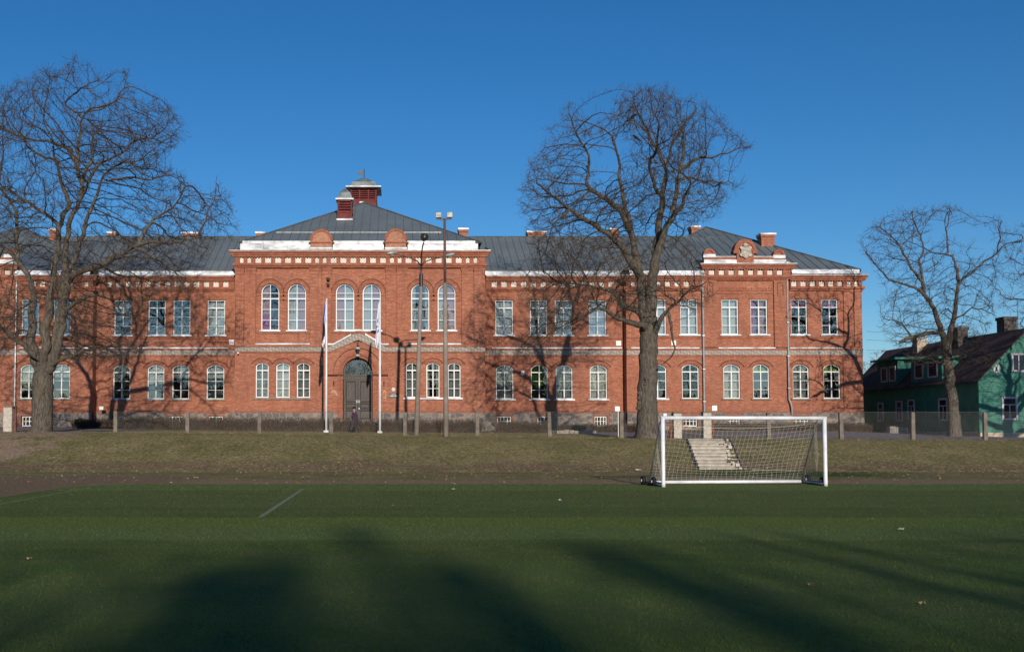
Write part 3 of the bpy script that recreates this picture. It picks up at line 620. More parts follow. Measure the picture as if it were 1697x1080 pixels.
# door, fanlight, arches, steps
for off, t, pr in ((0.0, 0.15, 0.045), (0.18, 0.14, 0.085), (0.62, 0.04, 0.05)):
    a = arcpts(DXC, DZ1, DW, DW / 2, off); b = arcpts(DXC, DZ1, DW, DW / 2, off + t)
    a = [(a[0][0], WZ(621, YCl))] + a + [(a[-1][0], WZ(621, YCl))] if off < 0.4 else a
    b = [(b[0][0], WZ(621, YCl))] + b + [(b[-1][0], WZ(621, YCl))] if off < 0.4 else b
    (trimmb if off < 0.4 else darkmb).ring(a, b, YCl - pr, YCl + 0.05, closed=False)
for sx in (-1, 1):
    x = DXC + sx * (DW / 2 + 0.18); trimmb.box(x - 0.175, x + 0.175, YCl - 0.115, YCl + 0.03, DZ0, WZ(623, YCl))
    for q in (0, 1): darkmb.box(min(x - sx * 0.2, x + sx * 0.85), max(x - sx * 0.2, x + sx * 0.85), YCl - 0.12 + q * 0.03, YCl + 0.03, WZ(622.6 - q * 1.6, YCl), WZ(621.6 - q * 1.6, YCl))
door = MB(); yd = YCl + 0.30
zt_ = WZ(628, YCl); ztt = WZ(620.5, YCl)
door.box(DX0, DX1, yd, yd + 0.12, zt_, ztt); door.box(DX0 + 0.02, DX1 - 0.02, yd - 0.05, yd, ztt - 0.10, ztt + 0.02)
a = arcpts(DXC, DZ1, DW, DW / 2, -0.01, 20); b = arcpts(DXC, DZ1, DW, DW / 2, -0.12, 20)
a = [(a[0][0], ztt)] + a + [(a[-1][0], ztt)]; b = [(b[0][0], ztt)] + b + [(b[-1][0], ztt)]
door.ring(a, b, yd - 0.02, yd + 0.1, closed=False)
dfr = door.build('entrance_door', M['door'], school)
for sgn in (-1, 1):
    d = MB(); l0, l1 = (DX0 + 0.03, DXC - 0.012) if sgn < 0 else (DXC + 0.012, DX1 - 0.03)
    d.box(l0, l1, yd + 0.04, yd + 0.10, DZ0, zt_)
    hh = zt_ - DZ0
    for (v0, v1) in ((0.44, 0.96), (0.27, 0.41), (0.03, 0.24)):
        p0, p1 = l0 + 0.14, l1 - 0.14; za, zb_ = DZ0 + hh * v0, DZ0 + hh * v1
        fr = [(p0, za), (p1, za), (p1, zb_), (p0, zb_)]; fi = [(p0 + 0.06, za + 0.06), (p1 - 0.06, za + 0.06), (p1 - 0.06, zb_ - 0.06), (p0 + 0.06, zb_ - 0.06)]
        d.ring(fr, fi, yd - 0.02, yd + 0.045, True, 1)
        if v0 != 0.27: d.box(p0 + 0.14, p1 - 0.14, yd + 0.012, yd + 0.04, za + 0.16, zb_ - 0.16)
        else: d.box(p0 + 0.12, p1 - 0.12, yd - 0.01, yd + 0.04, za + 0.10, zb_ - 0.12)
    lf = d.build('door_leaf', [M['door'], M['door_bead']], dfr)
for sx in (-1, 1):
    h = MB(); h.box(DXC + sx * 0.07 - 0.02, DXC + sx * 0.07 + 0.02, yd - 0.05, yd + 0.04, DZ0 + 1.12, DZ0 + 1.30); h.tube([(DXC + sx * 0.07, yd - 0.05, DZ0 + 1.25), (DXC + sx * 0.22, yd - 0.05, DZ0 + 1.25)], 0.018, 6); h.build('door_handle', M['pipe'], dfr)
h = MB(); h.box(DXC + 0.05, DXC + 0.10, yd - 0.04, yd + 0.04, DZ0 + 0.70, DZ0 + 0.78); h.build('door_lock', M['pipe'], dfr)
fl = MB(); fcz = ztt + 0.03
for i in range(1, 8):
    an = math.pi * i / 8; r = 1.0
    # bars run from the hub to the arch
    for st in range(60, 400):
        r = st * 0.01; x = DXC + r * math.cos(an); z = fcz + r * math.sin(an)
        rr = DW / 2 - 0.06; zc = DZ1 - DW / 2
        if (z > zc and math.hypot(x - DXC, z - zc) > rr) or abs(x - DXC) > rr: break
    fl.tube([(DXC + 0.28 * math.cos(an), yd + 0.02, fcz + 0.28 * math.sin(an)), (x, yd + 0.02, z)], 0.017, 4)
for rr in (0.28, 0.62): fl.tube([(DXC + rr * math.cos(math.pi * i / 14), yd + 0.02, fcz + rr * math.sin(math.pi * i / 14)) for i in range(15)], 0.016, 4)
fl.build('fanlight_bars', M['door'], dfr)
P_ = [(x, z) for x, z in outline(DXC, ztt, DZ1 - 0.03, DW - 0.06, DW / 2 - 0.03, 20)]
fg = MB(); fg.add([(x, yd + 0.05, z) for x, z in P_], [tuple(range(len(P_)))]); fg.build('fanlight_glass', M['glass'], dfr)
st = MB(); zz = DZ0 - 0.02
for i in range(5): st.box(DXC - 1.5 - i * 0.05, DXC + 1.5 + i * 0.05, YCl - 0.5 - i * 0.34, YCl - 0.1, zz - 0.16 * (i + 1) + 0.003 * i, zz - 0.16 * i)
st.build('entrance_steps', M['granite'], school)
# dim interiors: floors, a rear partition and closed ends so rooms read deep
inn = MB()
for (x0, x1, y0, ztop) in ((mirror(xb_r) + 0.3, mirror(xb_l) - 0.1, YE, 12.5), (mirror(xb_l), xa, YW, 12.5), (xa + 0.1, xb - 0.1, YC, 14.0), (xb, xb_l, YW, 12.5), (xb_l + 0.1, xb_r - 0.3, YE, 12.5)):
    inn.add([(x0, y0 + 3.2, 1), (x1, y0 + 3.2, 1), (x1, y0 + 3.2, ztop), (x0, y0 + 3.2, ztop)], [(0, 1, 2, 3)])
    for zf in (2.45, WZ(576, y0), ztop - 0.4): inn.add([(x0, y0 + 0.35, zf), (x1, y0 + 0.35, zf), (x1, y0 + 3.2, zf), (x0, y0 + 3.2, zf)], [(0, 1, 2, 3)])
    xx = x0
    while xx < x1 + 0.1:
        inn.add([(min(xx, x1), y0 + 0.4, 1), (min(xx, x1), y0 + 3.2, 1), (min(xx, x1), y0 + 3.2, ztop), (min(xx, x1), y0 + 0.4, ztop)], [(0, 1, 2, 3)]); xx += 6.5
inn.build('interior', M['room'], school)

# ---- cornices
def cornice(Y, x0, x1, ytop, dz, sq, pitch, yb0, yb1, ends=(0, 0)):
    "dz: drop in px of the stepped courses above the frieze"
    zt = WZ(ytop, Y); zf1 = WZ(yb0, Y); zf0 = WZ(yb1, Y); e0, e1 = ends
    st = (zt - zf1 - 0.03) / 3
    for i, pr in enumerate((0.34, 0.27, 0.21)):
        trimmb.box(x0 - e0 * pr, x1 + e1 * pr, Y - pr, Y + 0.05, zt - st * (i + 1) + 0.004 * i, zt - st * i)
    # little teeth under the top course
    xx = x0 + 0.1
    while xx < x1 - 0.1: trimmb.box(xx, xx + 0.09, Y - 0.255, Y - 0.15, zf1 + 0.0, zf1 + 0.055); xx += 0.18
    plmb.box(x0 + 0.05, x1 - 0.05, Y - 0.05, Y + 0.04, zf0, zf1)
    # brackets between the panels
    cur = x0
    for a, b in sq:
        trimmb.box(cur, a, Y - 0.17, Y + 0.03, zf0, zf1 - 0.002); cur = b
    trimmb.box(cur, x1, Y - 0.17, Y + 0.03, zf0, zf1 - 0.002)
    trimmb.box(x0 - e0 * 0.17, x1 + e1 * 0.17, Y - 0.19, Y + 0.03, zf0 - 0.17, zf0 - 0.002)
    trimmb.box(x0 - e0 * 0.10, x1 + e1 * 0.10, Y - 0.11, Y + 0.03, zf0 - 0.28, zf0 - 0.172)
    galvmb.box(x0 - e0 * 0.38, x1 + e1 * 0.38, Y - 0.39, Y + 0.06, zt + 0.002, zt + 0.045)
sqp = [(72, 95), (119, 143), (170, 208), (232, 270), (296, 334), (359, 397), (424, 462), (488, 526), (551, 576), (600, 623), (650, 687), (712, 750), (776, 813), (837, 875), (902, 938), (966, 1002), (1028, 1054), (1077, 1102), (1127, 1166), (1191, 1229), (1256, 1294), (1319, 1358), (1383, 1421), (1447, 1485), (1511, 1535), (1560, 1584)]
cornice(YC - 0.12, xa, xb, 417, 0, [(WX(380 + a / 3.857, YC, 432), WX(380 + b / 3.857, YC, 432)) for a, b in sqp], 0, 427, 436.3, (1, 1))
def runsq(Y, p0, p1, pitch, wpx, side, py=470):
    out = []; p = p0
    while p + wpx <= p1:
        a, b = WX(p, Y, py), WX(p + wpx, Y, py)
        out.append((a, b) if side > 0 else (mirror(b), mirror(a))); p += pitch
    return sorted(out)
for side in (1, -1):
    s2 = (lambda a, b: (a, b)) if side > 0 else (lambda a, b: (mirror(b), mirror(a)))
    a, b = s2(xb + 0.3, xb_l); cornice(YW, a, b, 458.5, 0, [q for q in runsq(YW, 798.5, 1032, 16.1, 9.2, side) if q[0] > a and q[1] < b], 0, 467, 476, (0, 0))
    pa, pb = WX(1166, YE, 430), WX(1307, YE, 430)
    a, b = s2(xb_l, pa - 0.02)
    if side > 0: sq = runsq(YE, 1045, 1060, 13, 6.5, 1) + runsq(YE, 1070, 1155, 15.5, 9, 1)
    else: sq = sorted(runsq(YE, 1045, 1060, 13, 6.5, -1) + runsq(YE, 1070, 1155, 15.5, 9, -1))
    cornice(YE, a, b, 457.5, 0, sq, 0, 466.5, 475.3, (1, 0) if side > 0 else (0, 1))
    a, b = s2(pb + 0.02, xb_r); sqs = [(569, 598), (615, 644), (661, 690), (707, 735), (753, 781), (798, 824), (846, 867), (882, 902)]
    sq = sorted(s2(WX(1120 + p / 3.0, YE, 470), WX(1120 + q / 3.0, YE, 470)) for p, q in sqs)
    cornice(YE, a, b, 457, 0, sq, 0, 466.3, 475, (0, 1) if side > 0 else (1, 0))
    # pavilion
    Yp = YE - 0.14
    a, b = s2(pa, pb); sqs = [(160, 190), (210, 238), (258, 287), (307, 335), (355, 383), (402, 431), (450, 479), (498, 527)]
    sq = sorted(s2(WX(1120 + p / 3.0, Yp, 450), WX(1120 + q / 3.0, Yp, 450)) for p, q in sqs)
    cornice(Yp, a, b, 438.5, 0, sq, 0, 447.3, 456, (1, 1))
    wallmb.box(a + 0.02, b - 0.02, Yp, YE + 0.3, WZ(463, Yp), WZ(438.6, Yp))
    for p, q in ((1166, 1188), (1283, 1304)):
        u, v = s2(WX(p, Yp, 500), WX(q, Yp, 500)); wallmb.box(u, v, Yp, YE + 0.02, WZ(575, Yp), WZ(463, Yp))
        xm = (u + v) / 2
        darkmb.ring(arcpts(xm, WZ(467.5, Yp), 0.42, 0.21, -0.0, 10), arcpts(xm, WZ(467.5, Yp), 0.42, 0.21, -0.045, 10), Yp - 0.012, Yp + 0.02, closed=False)
        for sg in (-1, 1): darkmb.box(xm + sg * 0.19 - 0.022, xm + sg * 0.19 + 0.022, Yp - 0.012, Yp + 0.02, WZ(490, Yp), WZ(472, Yp))
    u, v = s2(WX(1188, Yp, 480), WX(1283, Yp, 480))
    for (p, q, pr) in ((465.5, 463, 0.12), (482, 480, 0.05), (486.5, 484.3, 0.05)): trimmb.box(u, v, YE - pr, YE + 0.02, WZ(p, YE), WZ(q, YE))
    xx = u
    while xx < v - 0.1: trimmb.box(xx, xx + 0.10, YE - 0.05, YE + 0.02, WZ(480, YE), WZ(476, YE)); xx += 0.2
    # corner pilaster with a joint
    for p, q in ((1397.5, 1413.5), (1414.8, 1427.5)):
        u, v = s2(WX(p, YE, 520), WX(q, YE, 520)); wallmb.box(u, v, YE - 0.09, YE + 0.02, WZ(574, YE), WZ(478, YE)); trimmb.box(u - 0.02, v + 0.02, YE - 0.13, YE + 0.02, WZ(484, YE), WZ(481.5, YE))
    u, v = s2(WX(1397.5, YE, 630), WX(1429, YE, 630)); wallmb.box(u, v, YE - 0.07, YE + 0.02, z_pl(YE) + 0.1, zb0 - 0.5 if False else WZ(591, YE))
    # parapet: brick wall, bright capping, round heads
    u, v = s2(WX(1167, Yp, 430), WX(1302, Yp, 430)); trimmb.box(u, v, Yp + 0.06, Yp + 0.42, WZ(438.3, Yp) + 0.05, WZ(425.5, Yp))
    flashmb.prism([(u - 0.02, WZ(438.1, Yp) + 0.06), (v + 0.02, WZ(438.1, Yp) + 0.06), (v + 0.02, WZ(430.2, Yp)), (u - 0.02, WZ(430.2, Yp))], Yp - 0.05, Yp + 0.055)
    galvmb.box(u - 0.03, v + 0.03, Yp + 0.03, Yp + 0.46, WZ(425.4, Yp), WZ(424.4, Yp))
    for pc, wpx, yt, ybm in ((1234.5, 37, 396.8, 437.5), (1175.8, 19.5, 411.5, 425.5), (1291.5, 19.5, 413, 426)):
        xm = WX(pc, Yp, 425); xm = xm if side > 0 else mirror(xm); wd = wpx / F * Yp; zt = WZ(yt, Yp); r = wd / 2
        big = wpx > 30; y0 = Yp - 0.10 if big else Yp + 0.05
        bodyw = wd - 0.36 if big else wd - 0.1
        wallmb.prism(outline(xm, WZ(ybm, Yp), zt - 0.02, wd - 0.02 if not big else bodyw, bodyw / 2 if big else r - 0.02, 16), y0 + 0.02, Yp + 0.40)
        aa = arcpts(xm, zt, wd, r, 0.0, 16); bb = arcpts(xm, zt, wd, r, -0.22 if big else -0.15, 16)
        (trimmb).ring(bb, aa, y0 - 0.05, Yp + 0.44, closed=False)
        for sg in (-1, 1):
            if big: trimmb.box(xm + sg * (r - 0.10) - 0.16, xm + sg * (r - 0.10) + 0.16, y0 - 0.06, Yp + 0.45, zt - r - 0.22, zt - r - 0.002)
        if not big: flashmb.box(xm - r - 0.02, xm + r + 0.02, Yp + 0.0, Yp + 0.06, zt - r - 0.22, zt - r)
    # downpipes
pipes = [(1164.5, YE, 457, 690, 'pipe', 0.06), (1304.5, YE, 440, 668, 'pipe', 0.055)]
for side in (1, -1):
    for p, Y, ya, yb, mt, r in pipes:
        x = WX(p, Y, 560); x = x if side > 0 else mirror(x)
        q = MB(); zt = WZ(ya, Y); zb_ = WZ(yb, Y)
        pts = [(x, Y - 0.30, zt + 0.15), (x, Y - 0.30, zt - 0.05), (x, Y - 0.17, zt - 0.35), (x, Y - 0.17, zb_ + 0.25), (x + 0.10, Y - 0.2, zb_), (x + 0.16, Y - 0.22, zb_ - 0.3), (x + 0.16, Y - 0.24, zb_ - 0.75)]
        q.tube(pts, r, 8); q.lathe((x, Y - 0.30, zt - 0.05), [(r, 0), (0.16, 0.14), (0.16, 0.26)], 8)
        for z in (zb_ + 1, zb_ + 3.2, zb_ + 5.5): q.box(x - r - 0.03, x + r + 0.03, Y - 0.24, Y, z, z + 0.05)
        q.build('downpipe', M[mt], school)
# bright metal along the eaves of wings and end blocks
for side in (1, -1):
    s2 = (lambda a, b: (a, b)) if side > 0 else (lambda a, b: (mirror(b), mirror(a)))
    for (p, q, Y, y1, y0, lean) in ((803.5, 1041, YW, 449.3, 458, 0.10), (1041.5, 1165, YE, 449, 457.3, 0.10), (1309.5, 1422, YE, 447.2, 455.8, 0.10)):
        a, b = s2(WX(p, Y, 453), WX(q, Y, 453)); z0, z1 = WZ(y0, Y) + 0.05, WZ(y1, Y)
        flashmb.hexa([(a, Y - 0.34, z0), (b, Y - 0.34, z0), (b, Y - 0.20, z0), (a, Y - 0.20, z0), (a, Y - 0.34 + lean, z1), (b, Y - 0.34 + lean, z1), (b, Y - 0.15 + lean, z1), (a, Y - 0.15 + lean, z1)])
# centre parapet
YB = YC - 0.12
def par(p, q):
    a, b = WX(p, YB, 410), WX(q, YB, 410); n = max(1, int((b - a) / 1.55))
    for i in range(n):
        u = a + (b - a) * i / n; v = a + (b - a) * (i + 1) / n; dy = random.uniform(-0.02, 0.02)
        flashmb.hexa([(u, YB - 0.30 + dy, WZ(416.3, YB) + 0.05), (v - 0.012, YB - 0.30 - dy, WZ(416.3, YB) + 0.05), (v - 0.012, YB + 0.1, WZ(416.3, YB) + 0.05), (u, YB + 0.1, WZ(416.3, YB) + 0.05),
                      (u, YB - 0.2 - dy, WZ(404.3, YB)), (v - 0.012, YB - 0.2 + dy, WZ(404.3, YB)), (v - 0.012, YB + 0.1, WZ(404, YB)), (u, YB + 0.1, WZ(404, YB))])
par(399, 515.5); par(552, 636.5); par(675.5, 792)
for p, q in ((403, 515), (552, 637), (675, 787)): galvmb.box(WX(p, YC + 0.4, 400), WX(q, YC + 0.4, 400), YC + 0.12, YC + 0.22, WZ(405.0, YC + 0.1), WZ(399.0, YC + 0.1))
for pc, yt in ((533.5, 382), (656, 381)):
    xm = WX(pc, YB, 400); wd = 36.5 / F * YB; r = wd / 2; zt = WZ(yt, YB)
    pale = MB(); pale.prism(outline(xm, WZ(415.5, YB), zt - 0.03, wd - 0.08, r - 0.04, 18), YB - 0.36, YB + 0.25)
    trimmb.ring(arcpts(xm, zt, wd, r, -0.14, 18), arcpts(xm, zt, wd, r, 0.02, 18), YB - 0.40, YB + 0.28, closed=False)
    trimmb.box(xm - r - 0.12, xm + r + 0.12, YB - 0.42, YB + 0.26, WZ(404.3, YB), WZ(402.6, YB)); galvmb.box(xm - r, xm + r, YB - 0.43, YB - 0.30, WZ(414.5, YB), WZ(411.8, YB)); pale.build('round_parapet_gable', M['brick_pale'], school)
# crest on the right pavilion
Yp = YE - 0.14
for side in (1, -1):
    xm = WX(1234.3, Yp, 415); xm = xm if side > 0 else mirror(xm); zc = WZ(418.5, Yp)
    cr_ = MB(); s_ = 0.42
    shp = [(0, -0.98), (0.22, -0.84), (0.50, -0.66), (0.66, -0.70), (0.90, -0.56), (1.0, -0.36), (0.80, -0.16), (0.72, 0.10), (0.76, 0.40), (0.98, 0.62), (0.92, 0.84), (0.60, 0.86), (0.30, 0.70), (0.14, 0.84), (0, 0.78)]
    full = shp + [(-a, b) for a, b in reversed(shp[1:-1])]
    cr_.prism([(xm + a * s_, zc + b * s_ * 1.08) for a, b in full], Yp - 0.24, Yp - 0.07)
    cr_.prism([(xm + a * s_ * 0.72, zc + b * s_ * 0.80 - 0.02) for a, b in full], Yp - 0.27, Yp - 0.23)
    # worn bust over the shield and shallow relief lines
    cr_.lathe((xm - 0.02, Yp - 0.16, zc + 0.36), [(0.05, -0.05), (0.12, 0.0), (0.17, 0.10), (0.16, 0.20), (0.08, 0.27), (0.01, 0.29)], 10)
    for p, q in (((-0.2, 0.16), (0.18, 0.06)), ((0.16, 0.0), (-0.1, -0.14)), ((-0.06, 0.26), (0.02, 0.02)), ((0.0, -0.12), (0.2, -0.26)), ((-0.2, -0.05), (-0.22, -0.3)), ((0.22, 0.3), (0.24, -0.05))):
        cr_.tube([(xm + p[0], Yp - 0.275, zc + p[1]), (xm + (p[0] + q[0]) / 2 + 0.03, Yp - 0.29, zc + (p[1] + q[1]) / 2), (xm + q[0], Yp - 0.275, zc + q[1])], 0.028, 5)
    cr_.build('stone_crest', M['pale_stone'], school, smooth=False)

wallmb.build('wall', M['brick'], school); trimmb.add(darkmb.v, darkmb.f, 1); trimmb.build('brick_trim', [M['brick_trim'], M['brick_dark']], school); 
plmb.build('frieze_panels', M['plaster'], school); bandmb.build('string_course', M['band'], school); flashmb.build('eaves_flashing', M['flash'], school); galvmb.build('gutter_capping', M['galv'], school)

# ---- roofs
roofmb = MB(); seammb = MB()
def face(poly, down, spacing=0.55, off=0.0, wd=0.03):
    poly = [Vector(p) for p in poly]; nrm = (poly[1] - poly[0]).cross(poly[2] - poly[1]).normalized()
    if nrm.z < 0: nrm = -nrm
    d = Vector(down); d = (d - nrm * d.dot(nrm)).normalized(); h = nrm.cross(d).normalized()
    roofmb.add(poly, [tuple(range(len(poly)))])
    o = poly[0]; pr = [((p - o).dot(h), (p - o).dot(d)) for p in poly]
    lo_, hi_ = min(p[0] for p in pr), max(p[0] for p in pr); x = lo_ + spacing * (0.5 + off)
    while x < hi_:
        ss = []
        for (a, b), (c, e) in zip(pr, pr[1:] + pr[:1]):
            if (a - x) * (c - x) < 0: ss.append(b + (e - b) * (x - a) / (c - a))
        if len(ss) >= 2:
            s0, s1 = min(ss), max(ss)
            if s1 - s0 > 0.15:
                A_ = o + h * x + d * s0; B_ = o + h * x + d * s1; q = h * wd / 2; u = nrm * 0.032
                seammb.hexa([A_ - q - u * 0.2, A_ + q - u * 0.2, B_ + q - u * 0.2, B_ - q - u * 0.2, A_ - q + u, A_ + q + u, B_ + q + u, B_ - q + u])
        x += spacing
def hip(x0, x1, y0, y1, ze, px, pya, pyb, zp, sp=0.56):
    A_, B_, C_, D2 = (x0, y0, ze), (x1, y0, ze), (x1, y1, ze), (x0, y1, ze); P1 = (px, pya, zp); P2 = (px, pyb, zp)
    face([A_, B_, P1], (0, -1, 0), sp); face([B_, C_, P2, P1], (1, 0, 0), sp); face([C_, D2, P2], (0, 1, 0), sp); face([D2, A_, P1, P2], (-1, 0, 0), sp)
    for p in (A_, B_): seammb.tube([Vector(p) + Vector((0, 0, 0.02)), Vector(P1) + Vector((0, 0, 0.04))], 0.06, 6)
Yr = 72.5; zr = WZ(393, Yr); zew = WZ(449, YW - 0.25)
for side in (1, -1):
    a, b = (xb - 0.6, 24.5) if side > 0 else (mirror(24.5), mirror(xb - 0.6))
    face([(a, YW - 0.28, zew), (b, YW - 0.28, zew), (b, Yr, zr), (a, Yr, zr)], (0, -1, 0), 0.52); face([(b, 78.6, zew), (a, 78.6, zew), (a, Yr, zr), (b, Yr, zr)], (0, 1, 0), 0.52)
    seammb.tube([(a, Yr, zr), (b, Yr, zr)], 0.08, 6)
    Yk = 75.1; pk = W(1170, 377, Yk); x0, x1 = xb_l - 0.2, WX(1424, YE, 447); pkx = pk.x
    if side < 0: x0, x1 = mirror(x1), mirror(x0); pkx = mirror(pk.x)
    hip(x0, x1, YE - 0.25, 91.5, WZ(447.5, YE - 0.2), pkx, Yk, 82.0, pk.z, 0.66)
zp = WZ(336.5, 73.4)
hip(xa + 0.15, xb - 0.15, YC + 0.3, 89, WZ(402.5, YC + 0.3), XC, 73.4, 80.0, zp, 0.60)
roof = roofmb.build('roof', M['roof'], school); seammb.build('roof_seams', M['seam'], roof)
# snow guard rail on the centre roof
sg = MB(); yy = 66.6; zz = WZ(385.3, yy)
sg.box(WX(458, yy, 385), WX(731, yy, 385), yy - 0.02, yy + 0.02, zz - 0.035, zz + 0.035)
for i in range(14): x = WX(462 + i * 20.5, yy, 385); sg.box(x - 0.02, x + 0.02, yy - 0.03, yy + 0.25, zz - 0.25, zz)
sg.build('snow_guard', M['cupola_roof'], roof)
# chimneys
def chimney(p0, p1, yt, yb, Y, mat='brick', cap='flash', dep=0.8, parent=None, drop=1.2):
    a, b = WX(p0, Y, yt), WX(p1, Y, yt); z1 = WZ(yt, Y); z0 = WZ(yb, Y) - drop
    q = MB(); q.box(a + 0.05, b - 0.05, Y, Y + dep, z0, z1 - 0.14); q.box(a, b, Y - 0.05, Y + dep + 0.05, z1 - 0.30, z1 - 0.13)
    c_ = q.build('chimney', M[mat], parent or roof)
    q = MB(); q.box(a - 0.04, b + 0.04, Y - 0.09, Y + dep + 0.09, z1 - 0.128, z1); q.build('chimney_cap', M[cap], c_ if (parent is not None and parent.parent is None) else (parent or roof))
for a, b, yt, yb, Y in ((424, 439, 384, 392, 72.0), (760, 776, 377.8, 393, 72.0), (874, 905, 382.5, 393, 72.7), (1011, 1026.5, 378, 397, 71.9), (1145, 1160, 374, 392, 74.5), (1260.5, 1285, 386, 408, 70.6), (81, 93, 379, 395, 71.9), (178, 192, 384, 393, 72.7), (302, 330, 384.5, 393, 72.7)):
    chimney(a, b, yt, yb, Y)
# ventilation turrets
def turret(px0, px1, yeave, ybot, ytop, Y, dep, over, nl, bell):
    a, b = WX(px0, Y, yeave), WX(px1, Y, yeave); xm = (a + b) / 2; hw = (b - a) / 2; ze = WZ(yeave, Y); zb_ = WZ(ybot, Y) - 0.9; ym = Y + dep / 2
    q = MB()
    zl = ze - (ze - zb_ - 0.9) * 0.66
    q.box(a, b, Y, Y + dep, zb_, zl); q.box(a - 0.03, b + 0.03, Y - 0.03, Y + dep + 0.03, zl, zl + 0.07)
    for x in (a, b - 0.09, xm - 0.35 * hw, xm + 0.33 * hw) if hw > 0.8 else (a, b - 0.09):
        q.box(x, x + 0.09, Y, Y + 0.09, zl + 0.07, ze)
    for x in (a, b - 0.09): q.box(x, x + 0.09, Y + dep - 0.09, Y + dep, zl + 0.07, ze)
    q.box(a, b, Y, Y + 0.08, ze - 0.12, ze)
    body = q.build('ventilation_turret', M['oxblood'], roof)
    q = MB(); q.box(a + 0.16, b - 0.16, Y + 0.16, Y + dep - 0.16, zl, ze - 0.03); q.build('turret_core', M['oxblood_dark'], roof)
    q = MB(); h_ = (ze - 0.12 - zl - 0.08) / nl
    for i in range(nl):
        z = zl + 0.08 + i * h_
        q.hexa([(a + 0.09, Y + 0.02, z), (b - 0.09, Y + 0.02, z), (b - 0.09, Y + 0.05, z), (a + 0.09, Y + 0.05, z), (a + 0.09, Y + 0.10, z + h_ * 0.62), (b - 0.09, Y + 0.10, z + h_ * 0.62), (b - 0.09, Y + 0.13, z + h_ * 0.62), (a + 0.09, Y + 0.13, z + h_ * 0.62)])
        q.hexa([(b - 0.05, Y + 0.09, z), (b - 0.02, Y + 0.09, z), (b - 0.02, Y + dep - 0.09, z), (b - 0.05, Y + dep - 0.09, z), (b - 0.12, Y + 0.09, z + h_ * 0.62), (b - 0.10, Y + 0.09, z + h_ * 0.62), (b - 0.10, Y + dep - 0.09, z + h_ * 0.62), (b - 0.12, Y + dep - 0.09, z + h_ * 0.62)])
    q.build('louvres', M['oxblood'], roof)
    q = MB(); q.box(a - over, b + over, Y - over, Y + dep + over, ze, ze + 0.10); q.build('turret_eaves', M['flash'], roof)
    q = MB()
    lv = [(hw * s1, h1) for s1, h1 in bell]; q_prev = None
    for (w0, h0), (w1, h1) in zip(lv, lv[1:]):
        z0_, z1_ = ze + 0.10 + h0, ze + 0.10 + h1; d0, d1 = w0 * dep / 2 / hw, w1 * dep / 2 / hw
        q.hexa([(xm - w0, ym - d0, z0_), (xm + w0, ym - d0, z0_), (xm + w0, ym + d0, z0_), (xm - w0, ym + d0, z0_), (xm - w1, ym - d1, z1_), (xm + w1, ym - d1, z1_), (xm + w1, ym + d1, z1_), (xm - w1, ym + d1, z1_)])
    q.build('turret_roof', M['cupola_roof'], roof)
    return xm, ym, ze + 0.10 + lv[-1][1]
xm, ym, zt = turret(581, 624, 311.5, 343, 288.5, 75.8, 2.3, 0.36, 5, [(1.0, 0), (0.96, 0.14), (0.86, 0.46), (0.60, 0.62), (0.30, 0.86), (0.02, 0.98)])
turret(559, 583.5, 331, 364, 311, 69.3, 1.15, 0.12, 4, [(1.0, 0), (0.92, 0.16), (0.70, 0.50), (0.36, 0.70), (0.02, 0.92)])
q = MB(); q.box(WX(558, 69.25, 365), WX(584.5, 69.25, 365), 69.15, 69.3, WZ(365, 69.2), WZ(362.3, 69.2)); q.build('turret_flashing', M['flash'], roof)
q = MB(); q.tube([(xm, ym, zt - 0.1), (xm, ym, zt + 0.75)], 0.03, 6)
fz = zt + 0.32; q.prism([(xm - 0.02, fz), (xm - 0.02, fz + 0.30), (xm - 0.38, fz + 0.24), (xm - 0.56, fz + 0.27), (xm - 0.46, fz + 0.13), (xm - 0.56, fz - 0.04), (xm - 0.38, fz - 0.03)][::-1], ym - 0.015, ym + 0.015)
q.build('weather_vane', M['iron'], roof)
q = MB(); q.lathe((WX(570.5, 68.3, 378), 68.5, WZ(381, 68.3)), [(0.16, -0.3), (0.16, 0.12), (0.22, 0.14), (0.04, 0.26)], 10); q.build('roof_vent', M['cupola_roof'], roof)
q = MB(); q.box(WX(596, 73.4, 338), WX(602, 73.4, 338), 73.3, 73.6, zp - 0.02, zp + 0.10); q.build('ridge_cap', M['flash'], roof)

# ---- things fixed to the school
def text(name, body, size, loc, mat, parent=None):
    cu = bpy.data.curves.new(name, 'FONT'); cu.body = body; cu.size = size; cu.align_x = 'CENTER'; cu.extrude = 0.003
    tmp = bpy.data.objects.new(name, cu); COL.objects.link(tmp); bpy.context.view_layer.update()
    me = bpy.data.meshes.new_from_object(tmp.evaluated_get(bpy.context.evaluated_depsgraph_get())); COL.objects.unlink(tmp); bpy.data.objects.remove(tmp)
    me.materials.clear(); me.materials.append(mat); me.transform(Matrix.Rotation(math.pi / 2, 4, 'X'))
    o = bpy.data.objects.new(name, me); COL.objects.link(o); o.location = Vector(loc) - org(parent); o.parent = parent; return o
def panel(name, p0, p1, ya, yb, Y, mat, label, cat, proud=0.05, group=None):
    q = MB(); a, b, z0, z1 = WX(p0, Y, ya), WX(p1, Y, ya), WZ(yb, Y), WZ(ya, Y)
    q.box(a, b, Y - proud, Y - 0.004, z0, z1); q.ring([(a - 0.015, z0 - 0.015), (b + 0.015, z0 - 0.015), (b + 0.015, z1 + 0.015), (a - 0.015, z1 + 0.015)], [(a + 0.02, z0 + 0.02), (b - 0.02, z0 + 0.02), (b - 0.02, z1 - 0.02), (a + 0.02, z1 - 0.02)], Y - proud - 0.012, Y - 0.01)
    return solo(q, name, M[mat], label, cat, group)
YX = YCl
